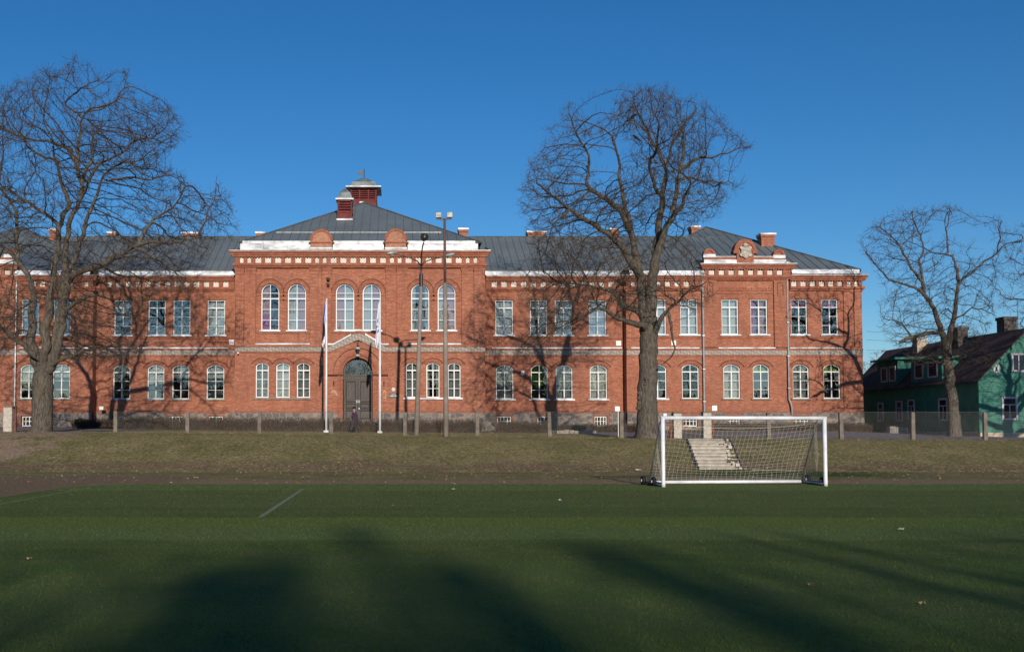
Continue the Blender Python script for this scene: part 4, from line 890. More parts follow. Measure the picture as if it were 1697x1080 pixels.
o = panel('name_plate', 644.8, 659.2, 651.4, 658.4, YX, 'sign_black', 'black plate with pale lettering on the brick right of the entrance, under a round emblem', 'sign', 0.04)
# the lettering on the plate is too small to read in the photograph: short strokes of the same size and rhythm
q = MB(); Lx0, Lx1 = WX(644.8, YX, 655), WX(659.2, YX, 655); rr = random.Random(5)
def marks(x0, x1, zc, h):
    x = x0
    while x < x1:
        wv = h * rr.uniform(0.45, 0.7); q.box(x, x + wv * 0.28, YX - 0.056, YX - 0.042, zc - h / 2, zc + h / 2)
        q.box(x + wv * 0.28, x + wv, YX - 0.056, YX - 0.042, zc + rr.choice((-h / 2, h * 0.3, -0.1 * h)), zc + rr.choice((0.5 * h, 0.5 * h, 0.12 * h)) if False else zc + h / 2 if rr.random() < 0.5 else zc + h * 0.35)
        x += wv + h * 0.28
marks(Lx0 + 0.17, Lx1 - 0.18, WZ(653.4, YX), 0.045); marks(Lx0 + 0.05, Lx0 + 0.31, WZ(655.9, YX), 0.075); marks(Lx0 + 0.37, Lx1 - 0.05, WZ(655.9, YX), 0.075)
lt = q.build('lettering', M['white_paint'], o, origin=o.location); ORG[lt.name] = o.location.copy()
q = MB(); x, z = WX(652, YX, 645), WZ(645, YX); q.lathe((x, YX - 0.05, z), [(0.10, 0.0), (0.125, 0.01), (0.125, 0.045)], 20, axis='y'); solo(q, 'round_plaque', M['plaster'], 'small round white emblem plaque on the brick just above the black name plate', 'plaque')
for i, (a, b, ya, yb, Y, pr, lb) in enumerate([(380.2, 387.8, 563, 571, YW, 0.05, 'white square sign on the left wing beside the projecting centre, above the stone band'),
    (1021, 1028.6, 565, 572.3, YW, 0.05, 'white square sign on the right wing above the stone band, left of the big oak'),
    (1112.5, 1119.5, 564.6, 571.6, YE, 0.05, 'pale square sign above the stone band, between the big oak and the downpipe'),
    (1180, 1187.6, 672.2, 680, YE, 0.04, 'white square sign low on the wall just right of the downpipe, above the goal'),
    (166, 172, 673.5, 678.5, mirror(0) * 0 + YE, 0.12, 'small white box low on the brick of the left block, above the hedge')]):
    panel('wall_sign' if i != 4 else 'utility_box', a, b, ya, yb, Y, 'white_paint', lb, 'sign' if i != 4 else 'box', pr)
panel('alarm_box', 863.2, 867.8, 614.5, 621.5, YW, 'white_paint', 'small upright white box between the first and second ground floor windows right of the centre', 'box', 0.14)
q = MB(); p = W(395, 584.5, YCl - 0.12); q.lathe((p.x, p.y - 0.16, p.z - 0.02), [(0.05, 0), (0.07, 0.04), (0.07, 0.26), (0.03, 0.28)], 10, axis='y'); q.tube([(p.x - 0.05, YCl, p.z + 0.06), (p.x, p.y, p.z + 0.04)], 0.02, 6)
solo(q, 'security_camera', M['white_pole'], 'small white security camera under the stone band at the left corner of the centre', 'camera')
for yy_, s_ in ((462.5, 1.0), (472, 0.8)):
    q = MB(); p = W(544, yy_, YC - 0.3); q.lathe((p.x, p.y, p.z - 0.12 * s_), [(0.03, 0), (0.10 * s_, 0.03), (0.12 * s_, 0.16 * s_), (0.05, 0.22 * s_)], 10); q.tube([(p.x, p.y, p.z + 0.05), (p.x - 0.15, YC - 0.12, p.z + 0.12)], 0.025, 6)
    solo(q, 'loudspeaker', M['iron'], ('upper, larger' if s_ == 1 else 'lower, smaller') + ' of two black fittings high on the pilaster left of the middle arched windows', 'loudspeaker', 'black fittings on the pilaster')
for (py, lb, rr_) in ((577, 'upper dark wall lantern with pale glass under the gable above the entrance', 0.13), (589, 'lower small lantern with pale shade hanging at the top of the entrance arch', 0.11)):
    q = MB(); p = W(593.0, py, YCl - 0.42)
    
    q.tube([(p.x, YCl, p.z + 0.26 + 0.2 * (py < 580)), (p.x, YCl - 0.2, p.z + 0.30 + 0.2 * (py < 580)), (p.x, p.y, p.z + 0.26), (p.x, p.y, p.z + 0.16)], 0.025, 6)
    q.lathe((p.x, p.y, p.z), [(0.04, -0.12), (rr_, -0.08), (rr_, 0.10), (0.05, 0.2)], 10)
    if py < 580: q.lathe((p.x, p.y + 0.05, p.z - 0.33), [(0.06, 0), (0.09, 0.05), (0.09, 0.24), (0.04, 0.30)], 8)
    ln = solo(q, 'lantern', M['iron'], lb, 'lantern', 'lanterns over the school entrance')
    g_ = MB(); g_.lathe((p.x, p.y, p.z - 0.02), [(rr_ + 0.012, -0.04), (rr_ + 0.02, 0.0), (rr_ + 0.02, 0.09), (rr_ - 0.03, 0.12)], 10); gg = g_.build('lamp_glass', M['lampglass'], ln, origin=ln.location)
for (a, b, lb) in ((547.8, 560, 'sandy stone relief plaque on the brick left of the entrance'), (634, 640, 'sandy stone relief plaque half hidden by the right flagpole')):
    q = MB(); u, v, z0, z1 = WX(a, YX, 650), WX(b, YX, 650), WZ(655.5 if a < 600 else 661, YX), WZ(646.3, YX)
    n = 7
    pts = [(u, z0), (v, z0), (v + 0.0, z1 - 0.06), ((u + v) / 2 + 0.06, z1 - 0.02), ((u + v) / 2 - 0.04, z1), (u + 0.02, z1 - 0.05)]
    q.prism(pts, YX - 0.05, YX - 0.003)
    rg = random.Random(a)
    for i in range(14): x = rg.uniform(u + 0.05, v - 0.05); z = rg.uniform(z0 + 0.05, z1 - 0.12); q.lathe((x, YX - 0.085, z), [(0.01, 0), (rg.uniform(0.025, 0.05), 0.02), (0.05, 0.04)], 6, axis='y')
    solo(q, 'relief_plaque', M['cork'], lb, 'plaque')
    q = MB(); x = (u + v) / 2 - 0.02; z = WZ(640, YX); q.tube([(x, YX, z), (x, YX - 0.14, z + 0.05), (x, YX - 0.16, z + 0.2)], 0.02, 6); q.lathe((x, YX - 0.16, z + 0.2), [(0.02, 0), (0.045, 0.03), (0.03, 0.12), (0.01, 0.16)], 8)
    solo(q, 'flag_bracket', M['iron'], 'small black iron bracket above the relief ' + ('left of the entrance' if a < 600 else 'beside the right flagpole'), 'bracket')

# ------------------------------------------------------------------ flags, poles, lamps
def flagpole(px, Y, ytop, lb):
    x = WX(px, Y, 600); z0 = gz(x, Y); z1 = WZ(ytop, Y)
    t_ = thing('flagpole', (x, Y, z0), lb, 'flagpole', 'white flagpoles before the school entrance')
    q = MB(); q.tube([(x, Y, z0 - 0.1), (x, Y, z0 + 3), (x, Y, z1)], [0.065, 0.06, 0.045], 10); q.build('pole', M['white_pole'], t_, True)
    q = MB(); q.lathe((x, Y, z1), [(0.05, 0), (0.06, 0.03), (0.03, 0.07), (0.005, 0.09)], 8); q.build('finial', M['white_pole'], t_)
    q = MB(); q.box(x - 0.14, x + 0.14, Y - 0.14, Y + 0.14, z0 - 0.1, z0 + 0.12); q.tube([(x - 0.07, Y - 0.05, z0 + 0.9), (x - 0.06, Y - 0.05, z1 - 0.1)], 0.006, 4); q.build('base', M['galv'], t_)
    return x, Y, z1
def flag(x, Y, z1, segs, lb, seed, wid=0.23):
    rg = random.Random(seed); q = MB(); n = 14; m_ = 22; H = 2.45
    for j in range(m_ + 1):
        v = j / m_; z = z1 - 0.12 - v * H; wv = wid * (0.25 + 0.9 * v ** 0.8) if v < 0.86 else wid * 1.1 * (1.0 - (v - 0.86) * 2.6)
        for i in range(n + 1):
            u = i / n; q.v.append((x - 0.05 - wv * u + 0.02 * math.sin(j * 0.5), Y + 0.07 * math.sin(u * 11 + j * 0.22) * (0.3 + v) - 0.03, z + 0.16 * u * math.sin(u * 5 + 1) - (0.2 * u if v > 0.8 else 0)))
    for j in range(m_):
        for i in range(n):
            q.f.append((j * (n + 1) + i, j * (n + 1) + i + 1, (j + 1) * (n + 1) + i + 1, (j + 1) * (n + 1) + i)); q.mi.append(segs((i + 0.5) / n, (j + 0.5) / m_))
    return solo(q, 'flag', [M['f_blue'], M['f_black'], M['f_white']], lb, 'flag', 'flags hanging limp on the flagpoles', True, (x, Y, z1 - 2.7))
x, Y, z1 = flagpole(541, 57.3, 496.5, 'left white flagpole, with the blue, black and white flag')
flag(x, Y, z1, lambda u, v: (0 if v < 0.48 and u > 0.25 else 2 if u < 0.32 or v > 0.80 + 0.1 * u else 1), 'blue, black and white flag hanging limp on the left flagpole', 1)
x, Y, z1 = flagpole(629.8, 57.3, 497, 'right white flagpole, with the white flag')
flag(x, Y, z1, lambda u, v: (0 if (0.42 < v < 0.50 and 0.3 < u < 0.6) or (0.56 < v < 0.60 and u > 0.5) or (0.70 < v < 0.74 and 0.2 < u < 0.7) else 2), 'mostly white flag with small blue marks hanging limp on the right flagpole', 2, 0.22)

# street lamp with three heads
Y = 53.0; f0 = W(690, 720, Y); f0.z = gz(f0.x, Y); top = W(697.8, 467, Y); j_ = W(697.8, 441, Y)
lamp = thing('street_lamp', f0, 'leaning concrete street lamp with three curved arms and oval heads', 'street lamp')
q = MB(); q.tube([f0 - Vector((0, 0, 0.2)), f0.lerp(top, 0.5), top], [0.145, 0.12, 0.095], 10); q.build('pole', M['pole_conc'], lamp, True)
q = MB(); q.tube([top - Vector((0, 0, 0.25)), top + Vector((0, 0, 0.45))], 0.11, 10); q.build('collar', M['iron'], lamp)
q = MB(); q.tube([top, j_], [0.07, 0.055], 8); q.build('mast', M['pole_steel'], lamp)
for nm, pts, hd in (('left', [(697.5, 441), (692, 433), (678, 426.5), (663, 422.5), (656, 421.5)], (649, 419.3)), ('right', [(698, 441), (703, 434.5), (714, 430), (728, 427), (737, 425.5)], (746, 422.5)), ('near', [(697.8, 441), (698.2, 425), (699.8, 411), (702, 402)], (703.5, 393.5))):
    arm = MB(); n = len(pts); P3 = []
    for i, (a, b) in enumerate(pts):
        yy = Y - (2.2 * i / (n - 1) if nm == 'near' else -0.3 * i / (n - 1) if nm == 'left' else 0.4 * i / (n - 1)); P3.append(W(a, b, yy))
    arm.tube(P3, 0.035, 6); ao = arm.build('arm', M['pole_steel'], lamp)
    hp = W(hd[0], hd[1], P3[-1].y - (0.35 if nm == 'near' else 0.0)); hh = MB()
    rx = Vector((0.33, 0.10, 0.06)) if nm == 'left' else Vector((0.36, -0.1, 0.07)) if nm == 'right' else Vector((0.05, -0.28, 0.20))
    ax = rx.normalized(); Lh = 0.30 if nm != 'near' else 0.26; side_ = ax.cross(Vector((0, 0, 1))).normalized(); upv = side_.cross(ax)
    sgn = -1 if nm == 'left' else 1
    for ii, (tt, ra) in enumerate([(-1.0, 0.06), (-0.7, 0.11), (-0.2, 0.15 + 0.04 * (nm == 'near')), (0.3, 0.15 + 0.04 * (nm == 'near')), (0.75, 0.11), (1.0, 0.03)]):
        c0 = hp + ax * sgn * tt * Lh
        for kk in range(12):
            an = 2 * math.pi * kk / 12; hh.v.append(tuple(c0 + side_ * ra * math.cos(an) + upv * ra * 0.62 * math.sin(an)))
    for ii in range(5):
        for kk in range(12): hh.f.append((ii * 12 + kk, ii * 12 + (kk + 1) % 12, (ii + 1) * 12 + (kk + 1) % 12, (ii + 1) * 12 + kk))
    hh.f += [tuple(range(12)), tuple(range(60, 72))]; hh.mi = [0] * len(hh.f)
    ho = hh.build('lamp_head', M['galv' if nm != 'near' else 'iron'], ao if False else lamp, True)
    if nm == 'near':
        bw = MB(); bw.lathe((hp.x, hp.y - 0.16, hp.z), [(0.205, -0.02), (0.215, 0.0), (0.19, 0.10), (0.09, 0.22)], 16, axis='y'); bw.build('shade', M['rubber'], ho, True)
        bl = MB(); bl.lathe((hp.x, hp.y - 0.21, hp.z), [(0.01, -0.02), (0.035, 0.0), (0.035, 0.03)], 8, axis='y'); bl.build('bulb', M['lampglass'], ho, True); continue
    gq = MB(); dn = -upv; c0 = hp + dn * 0.10; gq.tube([c0, c0 + dn * 0.06], [0.14, 0.06], 10); gq.build('lamp_glass', M['lampglass'], ho)

# floodlight mast
Y = 47.5; f0 = W(739.3, 725, Y); f0.z = gz(f0.x, Y); t1 = W(737.5, 469, Y); t2 = W(736.8, 362, Y)
fm = thing('floodlight_mast', f0, 'tall concrete and steel mast carrying two floodlights, right of the leaning street lamp', 'floodlight mast')
q = MB(); q.tube([f0 - Vector((0, 0, 0.3)), f0.lerp(t1, 0.5), t1], [0.135, 0.12, 0.10], 10); q.build('concrete_pole', M['pole_conc'], fm, True)
q = MB(); q.tube([t1 - Vector((0, 0, 0.2)), t2], [0.07, 0.06], 8); q.build('steel_pole', M['pole_steel'], fm, True)
q = MB(); a = W(723.5, 362.5, Y); b = W(749, 362, Y); q.box(a.x, b.x, Y - 0.03, Y + 0.03, a.z - 0.035, a.z + 0.035)
for s_, c0 in ((1, 729), (-1, 743)):
    e = W(c0, 366, Y); q.tube([(e.x, Y, a.z - 0.03), (e.x + s_ * 0.08, Y - 0.02, a.z - 0.12), (t2.x - s_ * 0.05, Y, a.z - 0.02)], 0.010, 4)
q.build('crossbar', M['pole_steel'], fm)
for p0, p1, ya, yb in ((721.6, 731.6, 351.5, 361.6), (740.3, 750.2, 351, 361.2)):
    A_, B_ = W(p0, ya, Y), W(p1, yb, Y); x0, x1, z0, z1 = A_.x, B_.x, B_.z, A_.z; xm_ = (x0 + x1) / 2
    q = MB(); q.hexa([(x0, Y - 0.10, z0), (x1, Y - 0.10, z0), (x1 - 0.05, Y + 0.12, z0 + 0.03), (x0 + 0.05, Y + 0.12, z0 + 0.03), (x0, Y - 0.02, z1), (x1, Y - 0.02, z1), (x1 - 0.05, Y + 0.14, z1 - 0.04), (x0 + 0.05, Y + 0.14, z1 - 0.04)])
    q.tube([(xm_, Y, a.z), (xm_, Y + 0.02, z0 + 0.05)], 0.03, 6)
    fo = q.build('floodlight', M['iron'], fm)
    q = MB(); q.hexa([(x0 + 0.015, Y - 0.115, z0 + 0.02), (x1 - 0.015, Y - 0.115, z0 + 0.02), (x1 - 0.015, Y - 0.09, z0 + 0.02), (x0 + 0.015, Y - 0.09, z0 + 0.02), (x0 + 0.015, Y - 0.042, z1 - 0.02), (x1 - 0.015, Y - 0.042, z1 - 0.02), (x1 - 0.015, Y - 0.02, z1 - 0.02), (x0 + 0.015, Y - 0.02, z1 - 0.02)])
    q.build('lens', M['lampglass'], fo)

# ------------------------------------------------------------------ fences and gate pillars
YF = 50.0
def fence(pxs, lb, x_end=None, dark=()):
    x0 = WX(pxs[0], YF, 700)
    t_ = thing('chain_link_fence', (x0, YF, gz(x0, YF)), lb, 'fence', 'chain link fences along the top of the bank')
    xs_ = [WX(p, YF, 700) for p in pxs]
    for i, x in enumerate(xs_):
        q = MB(); zg = gz(x, YF); rg = random.Random(i + pxs[0]); lx = rg.uniform(-0.035, 0.035); h_ = WZ(681.5 + rg.uniform(-2.0, 2.0), YF) ; wd = 0.10
        h_ = min(h_, zg + 1.5)
        q.hexa([(x - wd, YF - 0.09, zg - 0.3), (x + wd, YF - 0.09, zg - 0.3), (x + wd, YF + 0.09, zg - 0.3), (x - wd, YF + 0.09, zg - 0.3), (x - wd * 0.9 + lx, YF - 0.08, h_), (x + wd * 0.8 + lx, YF - 0.08, h_ - 0.02), (x + wd * 0.8 + lx, YF + 0.08, h_ - 0.02), (x - wd * 0.9 + lx, YF + 0.08, h_)])
        q.build('fence_post', M['concrete'], t_)
    q = MB(); zt_ = WZ(682, YF)
    ext = xs_ + ([x_end] if x_end else [])
    for a, b in zip(ext, ext[1:]):
        za, zb_ = gz(a, YF) + 0.02, gz(b, YF) + 0.02; zb0_ = max(za, zb_)
        q.tube([(a, YF - 0.1, zt_), ((a + b) / 2, YF - 0.1, zt_ - 0.02), (b, YF - 0.1, zt_)], 0.006, 3, cap=False)
        st = 0.085; H = zt_ - zb0_ - 0.04; n = int((b - a) / st)
        for i in range(n + 1):
            for sg_ in (1, -1):
                xs0 = a + i * st; xe = xs0 + sg_ * H
                z0 = zb0_; z1 = zt_ - 0.02
                if xe > b: z1 = z0 + (b - xs0); xe = b
                if xe < a: z1 = z0 + (xs0 - a); xe = a
                if abs(xe - xs0) < 0.02: continue
                w2 = 0.0017; yy = YF - 0.1 + 0.003 * sg_
                q.add([(xs0 - w2, yy, z0), (xs0 + w2, yy, z0), (xe + w2, yy, z1), (xe - w2, yy, z1)], [(0, 1, 2, 3)])
                # wires that enter through the side of the bay
        k_ = 1
        while k_ * st < H:
            z0 = zb0_ + k_ * st; L_ = min(H - k_ * st, b - a); w2 = 0.0017
            q.add([(a - w2, YF - 0.097, z0), (a + w2, YF - 0.097, z0), (a + L_ + w2, YF - 0.097, z0 + L_), (a + L_ - w2, YF - 0.097, z0 + L_)], [(0, 1, 2, 3)])
            q.add([(b - w2, YF - 0.103, z0), (b + w2, YF - 0.103, z0), (b - L_ + w2, YF - 0.103, z0 + L_), (b - L_ - w2, YF - 0.103, z0 + L_)], [(0, 1, 2, 3)])
            k_ += 1
    q.build('wire_mesh', M['wire'], t_)
    return t_
fence([192, 311, 430, 549, 671, 791, 911, 1030], 'long chain link fence on square concrete posts from the left oak to the right oak', WX(1114, YF, 700))
fence([1178.5, 1274, 1394, 1512, 1632, 1752], 'chain link fence on concrete posts running right from the gate pillars past the green house')
for (a, b, yt, Y, lb) in ((8, 22, 673, 50.4, 'pale concrete gate pillar at the far left beside the oak'), (1115, 1128, 683, 49.4, 'left of the two pale concrete gate pillars seen through the goal'), (1164, 1177, 682, 49.4, 'right of the two pale concrete gate pillars seen through the goal')):
    u, v = WX(a, Y, 700), WX(b, Y, 700); zg = gz((u + v) / 2, Y); z1 = WZ(yt, Y)
    t_ = thing('gate_pillar', ((u + v) / 2, Y, zg), lb, 'gate pillar', 'concrete gate pillars')
    q = MB(); nb = 7
    for i in range(nb):
        z0 = zg - 0.2 + (z1 - 0.06 - zg + 0.2) * i / nb; z2 = zg - 0.2 + (z1 - 0.06 - zg + 0.2) * (i + 1) / nb; j = random.uniform(-0.008, 0.008)
        q.box(u + j, v + j, Y - 0.2 + j, Y + 0.2 + j, z0 + 0.006, z2)
    q.build('shaft', M['concrete_pale'], t_); q = MB(); q.hexa([(u - 0.03, Y - 0.23, z1 - 0.058), (v + 0.03, Y - 0.23, z1 - 0.058), (v + 0.03, Y + 0.23, z1 - 0.058), (u - 0.03, Y + 0.23, z1 - 0.058), (u + 0.02, Y - 0.16, z1 + 0.02), (v - 0.02, Y - 0.16, z1 + 0.02), (v - 0.02, Y + 0.16, z1 + 0.02), (u + 0.02, Y + 0.16, z1 + 0.02)])
    q.build('cap', M['concrete'], t_)
for (px, Y, yt, lb, mt) in ((25.5, 50.6, 672, 'thin rusty iron gate post against the far left pillar', 'rust'), (1111.5, 49.5, 690, 'thin rusty gate post beside the left gate pillar behind the goal', 'rust'), (1180.5, 49.6, 690, 'thin rusty gate post beside the right gate pillar behind the goal', 'rust')):
    x = WX(px, Y, 700); zg = gz(x, Y); q = MB(); q.box(x - 0.055, x + 0.055, Y - 0.055, Y + 0.055, zg - 0.2, WZ(yt, Y)); q.box(x - 0.09, x - 0.05, Y - 0.03, Y + 0.03, zg + 0.3, zg + 0.42); q.box(x - 0.09, x - 0.05, Y - 0.03, Y + 0.03, WZ(yt, Y) - 0.4, WZ(yt, Y) - 0.28)
    solo(q, 'gate_post', M[mt], lb, 'gate post')
# little notice on a stake by the drive
Y = 49.85; x = WX(1023, Y, 677); q = MB(); z0, z1 = WZ(681, Y), WZ(673, Y); hw = 4.0 / F * Y
q.box(x - hw, x + hw, Y - 0.02, Y, z0, z1); q.ring([(x - hw, z0), (x + hw, z0), (x + hw, z1), (x - hw, z1)], [(x - hw + 0.02, z0 + 0.02), (x + hw - 0.02, z0 + 0.02), (x + hw - 0.02, z1 - 0.02), (x - hw + 0.02, z1 - 0.02)], Y - 0.03, Y + 0.01); q.tube([(x + 0.05, Y + 0.03, gz(x, Y)), (x + 0.05, Y + 0.03, z1)], 0.02, 6)
solo(q, 'notice_board', M['white_paint'], 'small white notice standing over the fence post left of the big oak', 'sign')

# ------------------------------------------------------------------ concrete steps in the bank
stp = thing('concrete_steps', (13.3, 41.5, 0.05), 'broad pale concrete steps climbing the grass bank, right edge crumbling, seen through the goal net', 'steps')
NS = 10; q = MB(); rub = MB(); rg = random.Random(4)
for i in range(NS):
    t0 = i / NS; yy0 = 41.2 + 5.9 * t0; yy1 = yy0 + 0.62; xl = 12.72 + (13.95 - 12.72) * t0; xr = 14.55 + (15.9 - 14.55) * t0; z0 = 0.12 + 1.10 * t0
    z0 = max(z0, gz(xl, yy0 + 0.3) + 0.03, gz(xl, yy1) + 0.02); cut = rg.uniform(0.25, 0.6)
    q.box(xl, xr - cut, yy0, yy1, z0 - 0.5, z0 - 0.05); q.box(xl - 0.01, xr - cut + 0.01, yy0 - 0.05, yy1, z0 - 0.048, z0 + 0.004 * (i % 2), 1)
    # broken right ends
    x = xr - cut
    while x < xr:
        wv = rg.uniform(0.08, 0.2); hgt = rg.uniform(-0.12, 0.0)
        q.box(x + 0.015, min(xr, x + wv), yy0 + rg.uniform(0, 0.12), yy1, z0 - 0.5, z0 + hgt); x += wv
q.build('treads', [M['concrete_pale'], M['tread']], stp)
q = MB()
for i in range(9):
    ya, yb = 41.2 + i * 0.645, 41.2 + (i + 1) * 0.645; xa_, xb_ = 14.60 + i * 0.155, 14.60 + (i + 1) * 0.155; z0, z1 = gz(xa_, ya), gz(xb_, yb)
    q.hexa([(xa_, ya, z0 - 0.2), (xa_ + 0.12, ya, z0 - 0.2), (xb_ + 0.12, yb, z1 - 0.2), (xb_, yb, z1 - 0.2), (xa_, ya, z0 + 0.05), (xa_ + 0.12, ya, z0 + 0.05), (xb_ + 0.12, yb, z1 + 0.05), (xb_, yb, z1 + 0.05)])
q.build('side_kerb', M['concrete'], stp)
for i in range(16):
    t0 = rg.random() ** 1.5; y = 40.9 + 4.5 * t0; x = 14.7 + 1.25 * t0 * 1.2 + rg.uniform(0, 0.9); z = gz(x, y); s_ = rg.uniform(0.03, 0.10)
    rub.lathe((x, y, z), [(s_ * 0.8, -0.02), (s_, s_ * 0.3), (s_ * 0.5, s_ * 0.8)], 5)
rub.hexa([(14.75, 40.7, 0.02), (16.6, 40.55, 0.02), (16.7, 40.75, 0.02), (14.9, 41.1, 0.02), (14.75, 40.7, 0.09), (16.6, 40.55, 0.05), (16.7, 40.75, 0.06), (14.9, 41.1, 0.12)])
tag(rub.build('rubble', M['concrete']), 'scattered broken concrete bits at the crumbling right foot of the steps', 'rubble', kind='stuff')

# ------------------------------------------------------------------ goal
def goal():
    L0 = Vector((7.92, 29.2, 0)); R0 = Vector((13.03, 29.7, 0)); u = (R0 - L0).normalized(); v = Vector((-u.y, u.x, 0)); W_ = (R0 - L0).length; zb_ = 0.022; H = 2.10; D1, D2 = 0.42, 1.35
    g_ = thing('football_goal', L0 + Vector((0, 0, zb_)), 'white portable football goal with net and small black wheels on the turf', 'football goal')
    P = lambda a, b, z: L0 + u * a + v * b + Vector((0, 0, z + zb_))
    for a in (0, W_): q = MB(); q.tube([P(a, 0, 0), P(a, 0, 0.1), P(a, 0, H)], 0.060, 12); q.build('post', M['white_pole'], g_, True)
    q = MB(); q.tube([P(-0.055, 0, H - 0.02), P(W_ + 0.055, 0, H - 0.02)], 0.060, 12); q.build('crossbar', M['white_pole'], g_, True)
    q = MB(); q.box(*sorted((P(0.02, 0, 0).x, P(0.12, 0, 0).x)), L0.y - 0.02, L0.y + 0.06, H + 0.06, H + 0.14); q.build('bracket', M['white_pole'], g_)
    for a in (0, W_): q = MB(); q.tube([P(a, 0.05, 0.07), P(a, D2, 0.07)], 0.062, 10); q.build('side_ground_bar', M['alu'], g_, True)
    q = MB(); q.tube([P(0.0, D2, 0.07), P(W_, D2, 0.07)], 0.052, 10); q.build('rear_ground_bar', M['white_pole'], g_, True)
    for a in (0.06, W_ - 0.06):
        q = MB(); q.tube([P(a, 0, H - 0.04), P(a, D1 * 0.7, H - 0.06), P(a, D1, H - 0.22), P(a, D2, 0.1)], 0.020, 6); q.build('stay', M['pipe'], g_, True)
    for a, b in ((-0.17, D2 * 0.95), (-0.10, D2 * 0.42), (W_ + 0.10, D2 * 0.25), (W_ + 0.12, D2 * 0.95)):
        c0 = P(a, b, 0.135); q = MB(); n = 16; prof = [(0.05, -0.05), (0.12, -0.055), (0.145, -0.02), (0.145, 0.02), (0.12, 0.055), (0.05, 0.05)]
        for r_, h_ in prof:
            for k_ in range(n): an = 2 * math.pi * k_ / n; q.v.append(tuple(c0 + u * h_ + v * r_ * math.cos(an) + Vector((0, 0, r_ * math.sin(an)))))
        for i in range(5):
            for k_ in range(n): q.f.append((i * n + k_, i * n + (k_ + 1) % n, (i + 1) * n + (k_ + 1) % n, (i + 1) * n + k_))
        q.f += [tuple(range(n)), tuple(range(5 * n, 6 * n))]; q.mi = [0] * len(q.f)
        wo = q.build('wheel', M['rubber'], g_, True); q = MB(); q.tube([c0 - u * 0.07, c0 + u * 0.07], 0.045, 8); q.build('hub', M['white_pole'], wo)
    # net: top, back and sides
    q = MB(); nu = 34; nv = 23; rg = random.Random(2)
    def back(s, t):
        a = s * W_; sag = 0.30 * math.sin(math.pi * s) * math.sin(math.pi * min(1, t * 0.95)) ** 0.8
        prof = [(0.03, H - 0.1), (D1 * 0.95, H - 0.20), (D1 + 0.25, 1.35), (D2 - 0.28, 0.75), (D2 - 0.10, 0.30), (D2 - 0.02, 0.06)]
        x = t * (len(prof) - 1); i = min(int(x), len(prof) - 2); f_ = x - i
        b = prof[i][0] * (1 - f_) + prof[i + 1][0] * f_; z = prof[i][1] * (1 - f_) + prof[i + 1][1] * f_
        wv = 0.02 * math.sin(s * 23 + t * 9)
        return P(0.06 + (W_ - 0.12) * s + wv, b + sag * 0.35 * (t > 0.05), z - sag * (1 - t) ** 0.6)
    G = [[back(i / nu, j / nv) for i in range(nu + 1)] for j in range(nv + 1)]
    r_ = 0.0030
    for j in range(nv + 1): q.tube(G[j], r_, 3, cap=False)
    for i in range(nu + 1): q.tube([G[j][i] for j in range(nv + 1)], r_, 3, cap=False)
    q.tube(G[int(nv * 0.2)], 0.006, 4, cap=False)
    q.build('back_net', M['net'], g_)
    for a, side in ((0.0, -1), (W_, 1)):
        q = MB()
        def sd(s, t): # s depth 0..1, t down
            zt_ = H - 0.12; bt = 0.04 + (D1 - 0.04) * s; bb = 0.06 + (D2 - 0.12) * s
            if side > 0: bt = 0.04 + D1 * 0.9 * s; bb = 0.45 + (D2 - 0.55) * s
            return P(a + 0.03 * math.sin(t * 7 + s * 5) - side * 0.05, bt + (bb - bt) * t, zt_ - (zt_ - 0.1) * t - 0.12 * math.sin(math.pi * s) * (1 - t))
        ns, nt2 = 9, 22
        for i in range(ns + 1): q.tube([sd(i / ns, j / nt2) for j in range(nt2 + 1)], r_, 3, cap=False)
        for j in range(nt2 + 1):
            if side < 0 or j % 3 == 0: q.tube([sd(i / ns, j / nt2) for i in range(ns + 1)], r_ * 0.85, 3, cap=False)
        q.build('side_net', M['net'], g_)
goal()

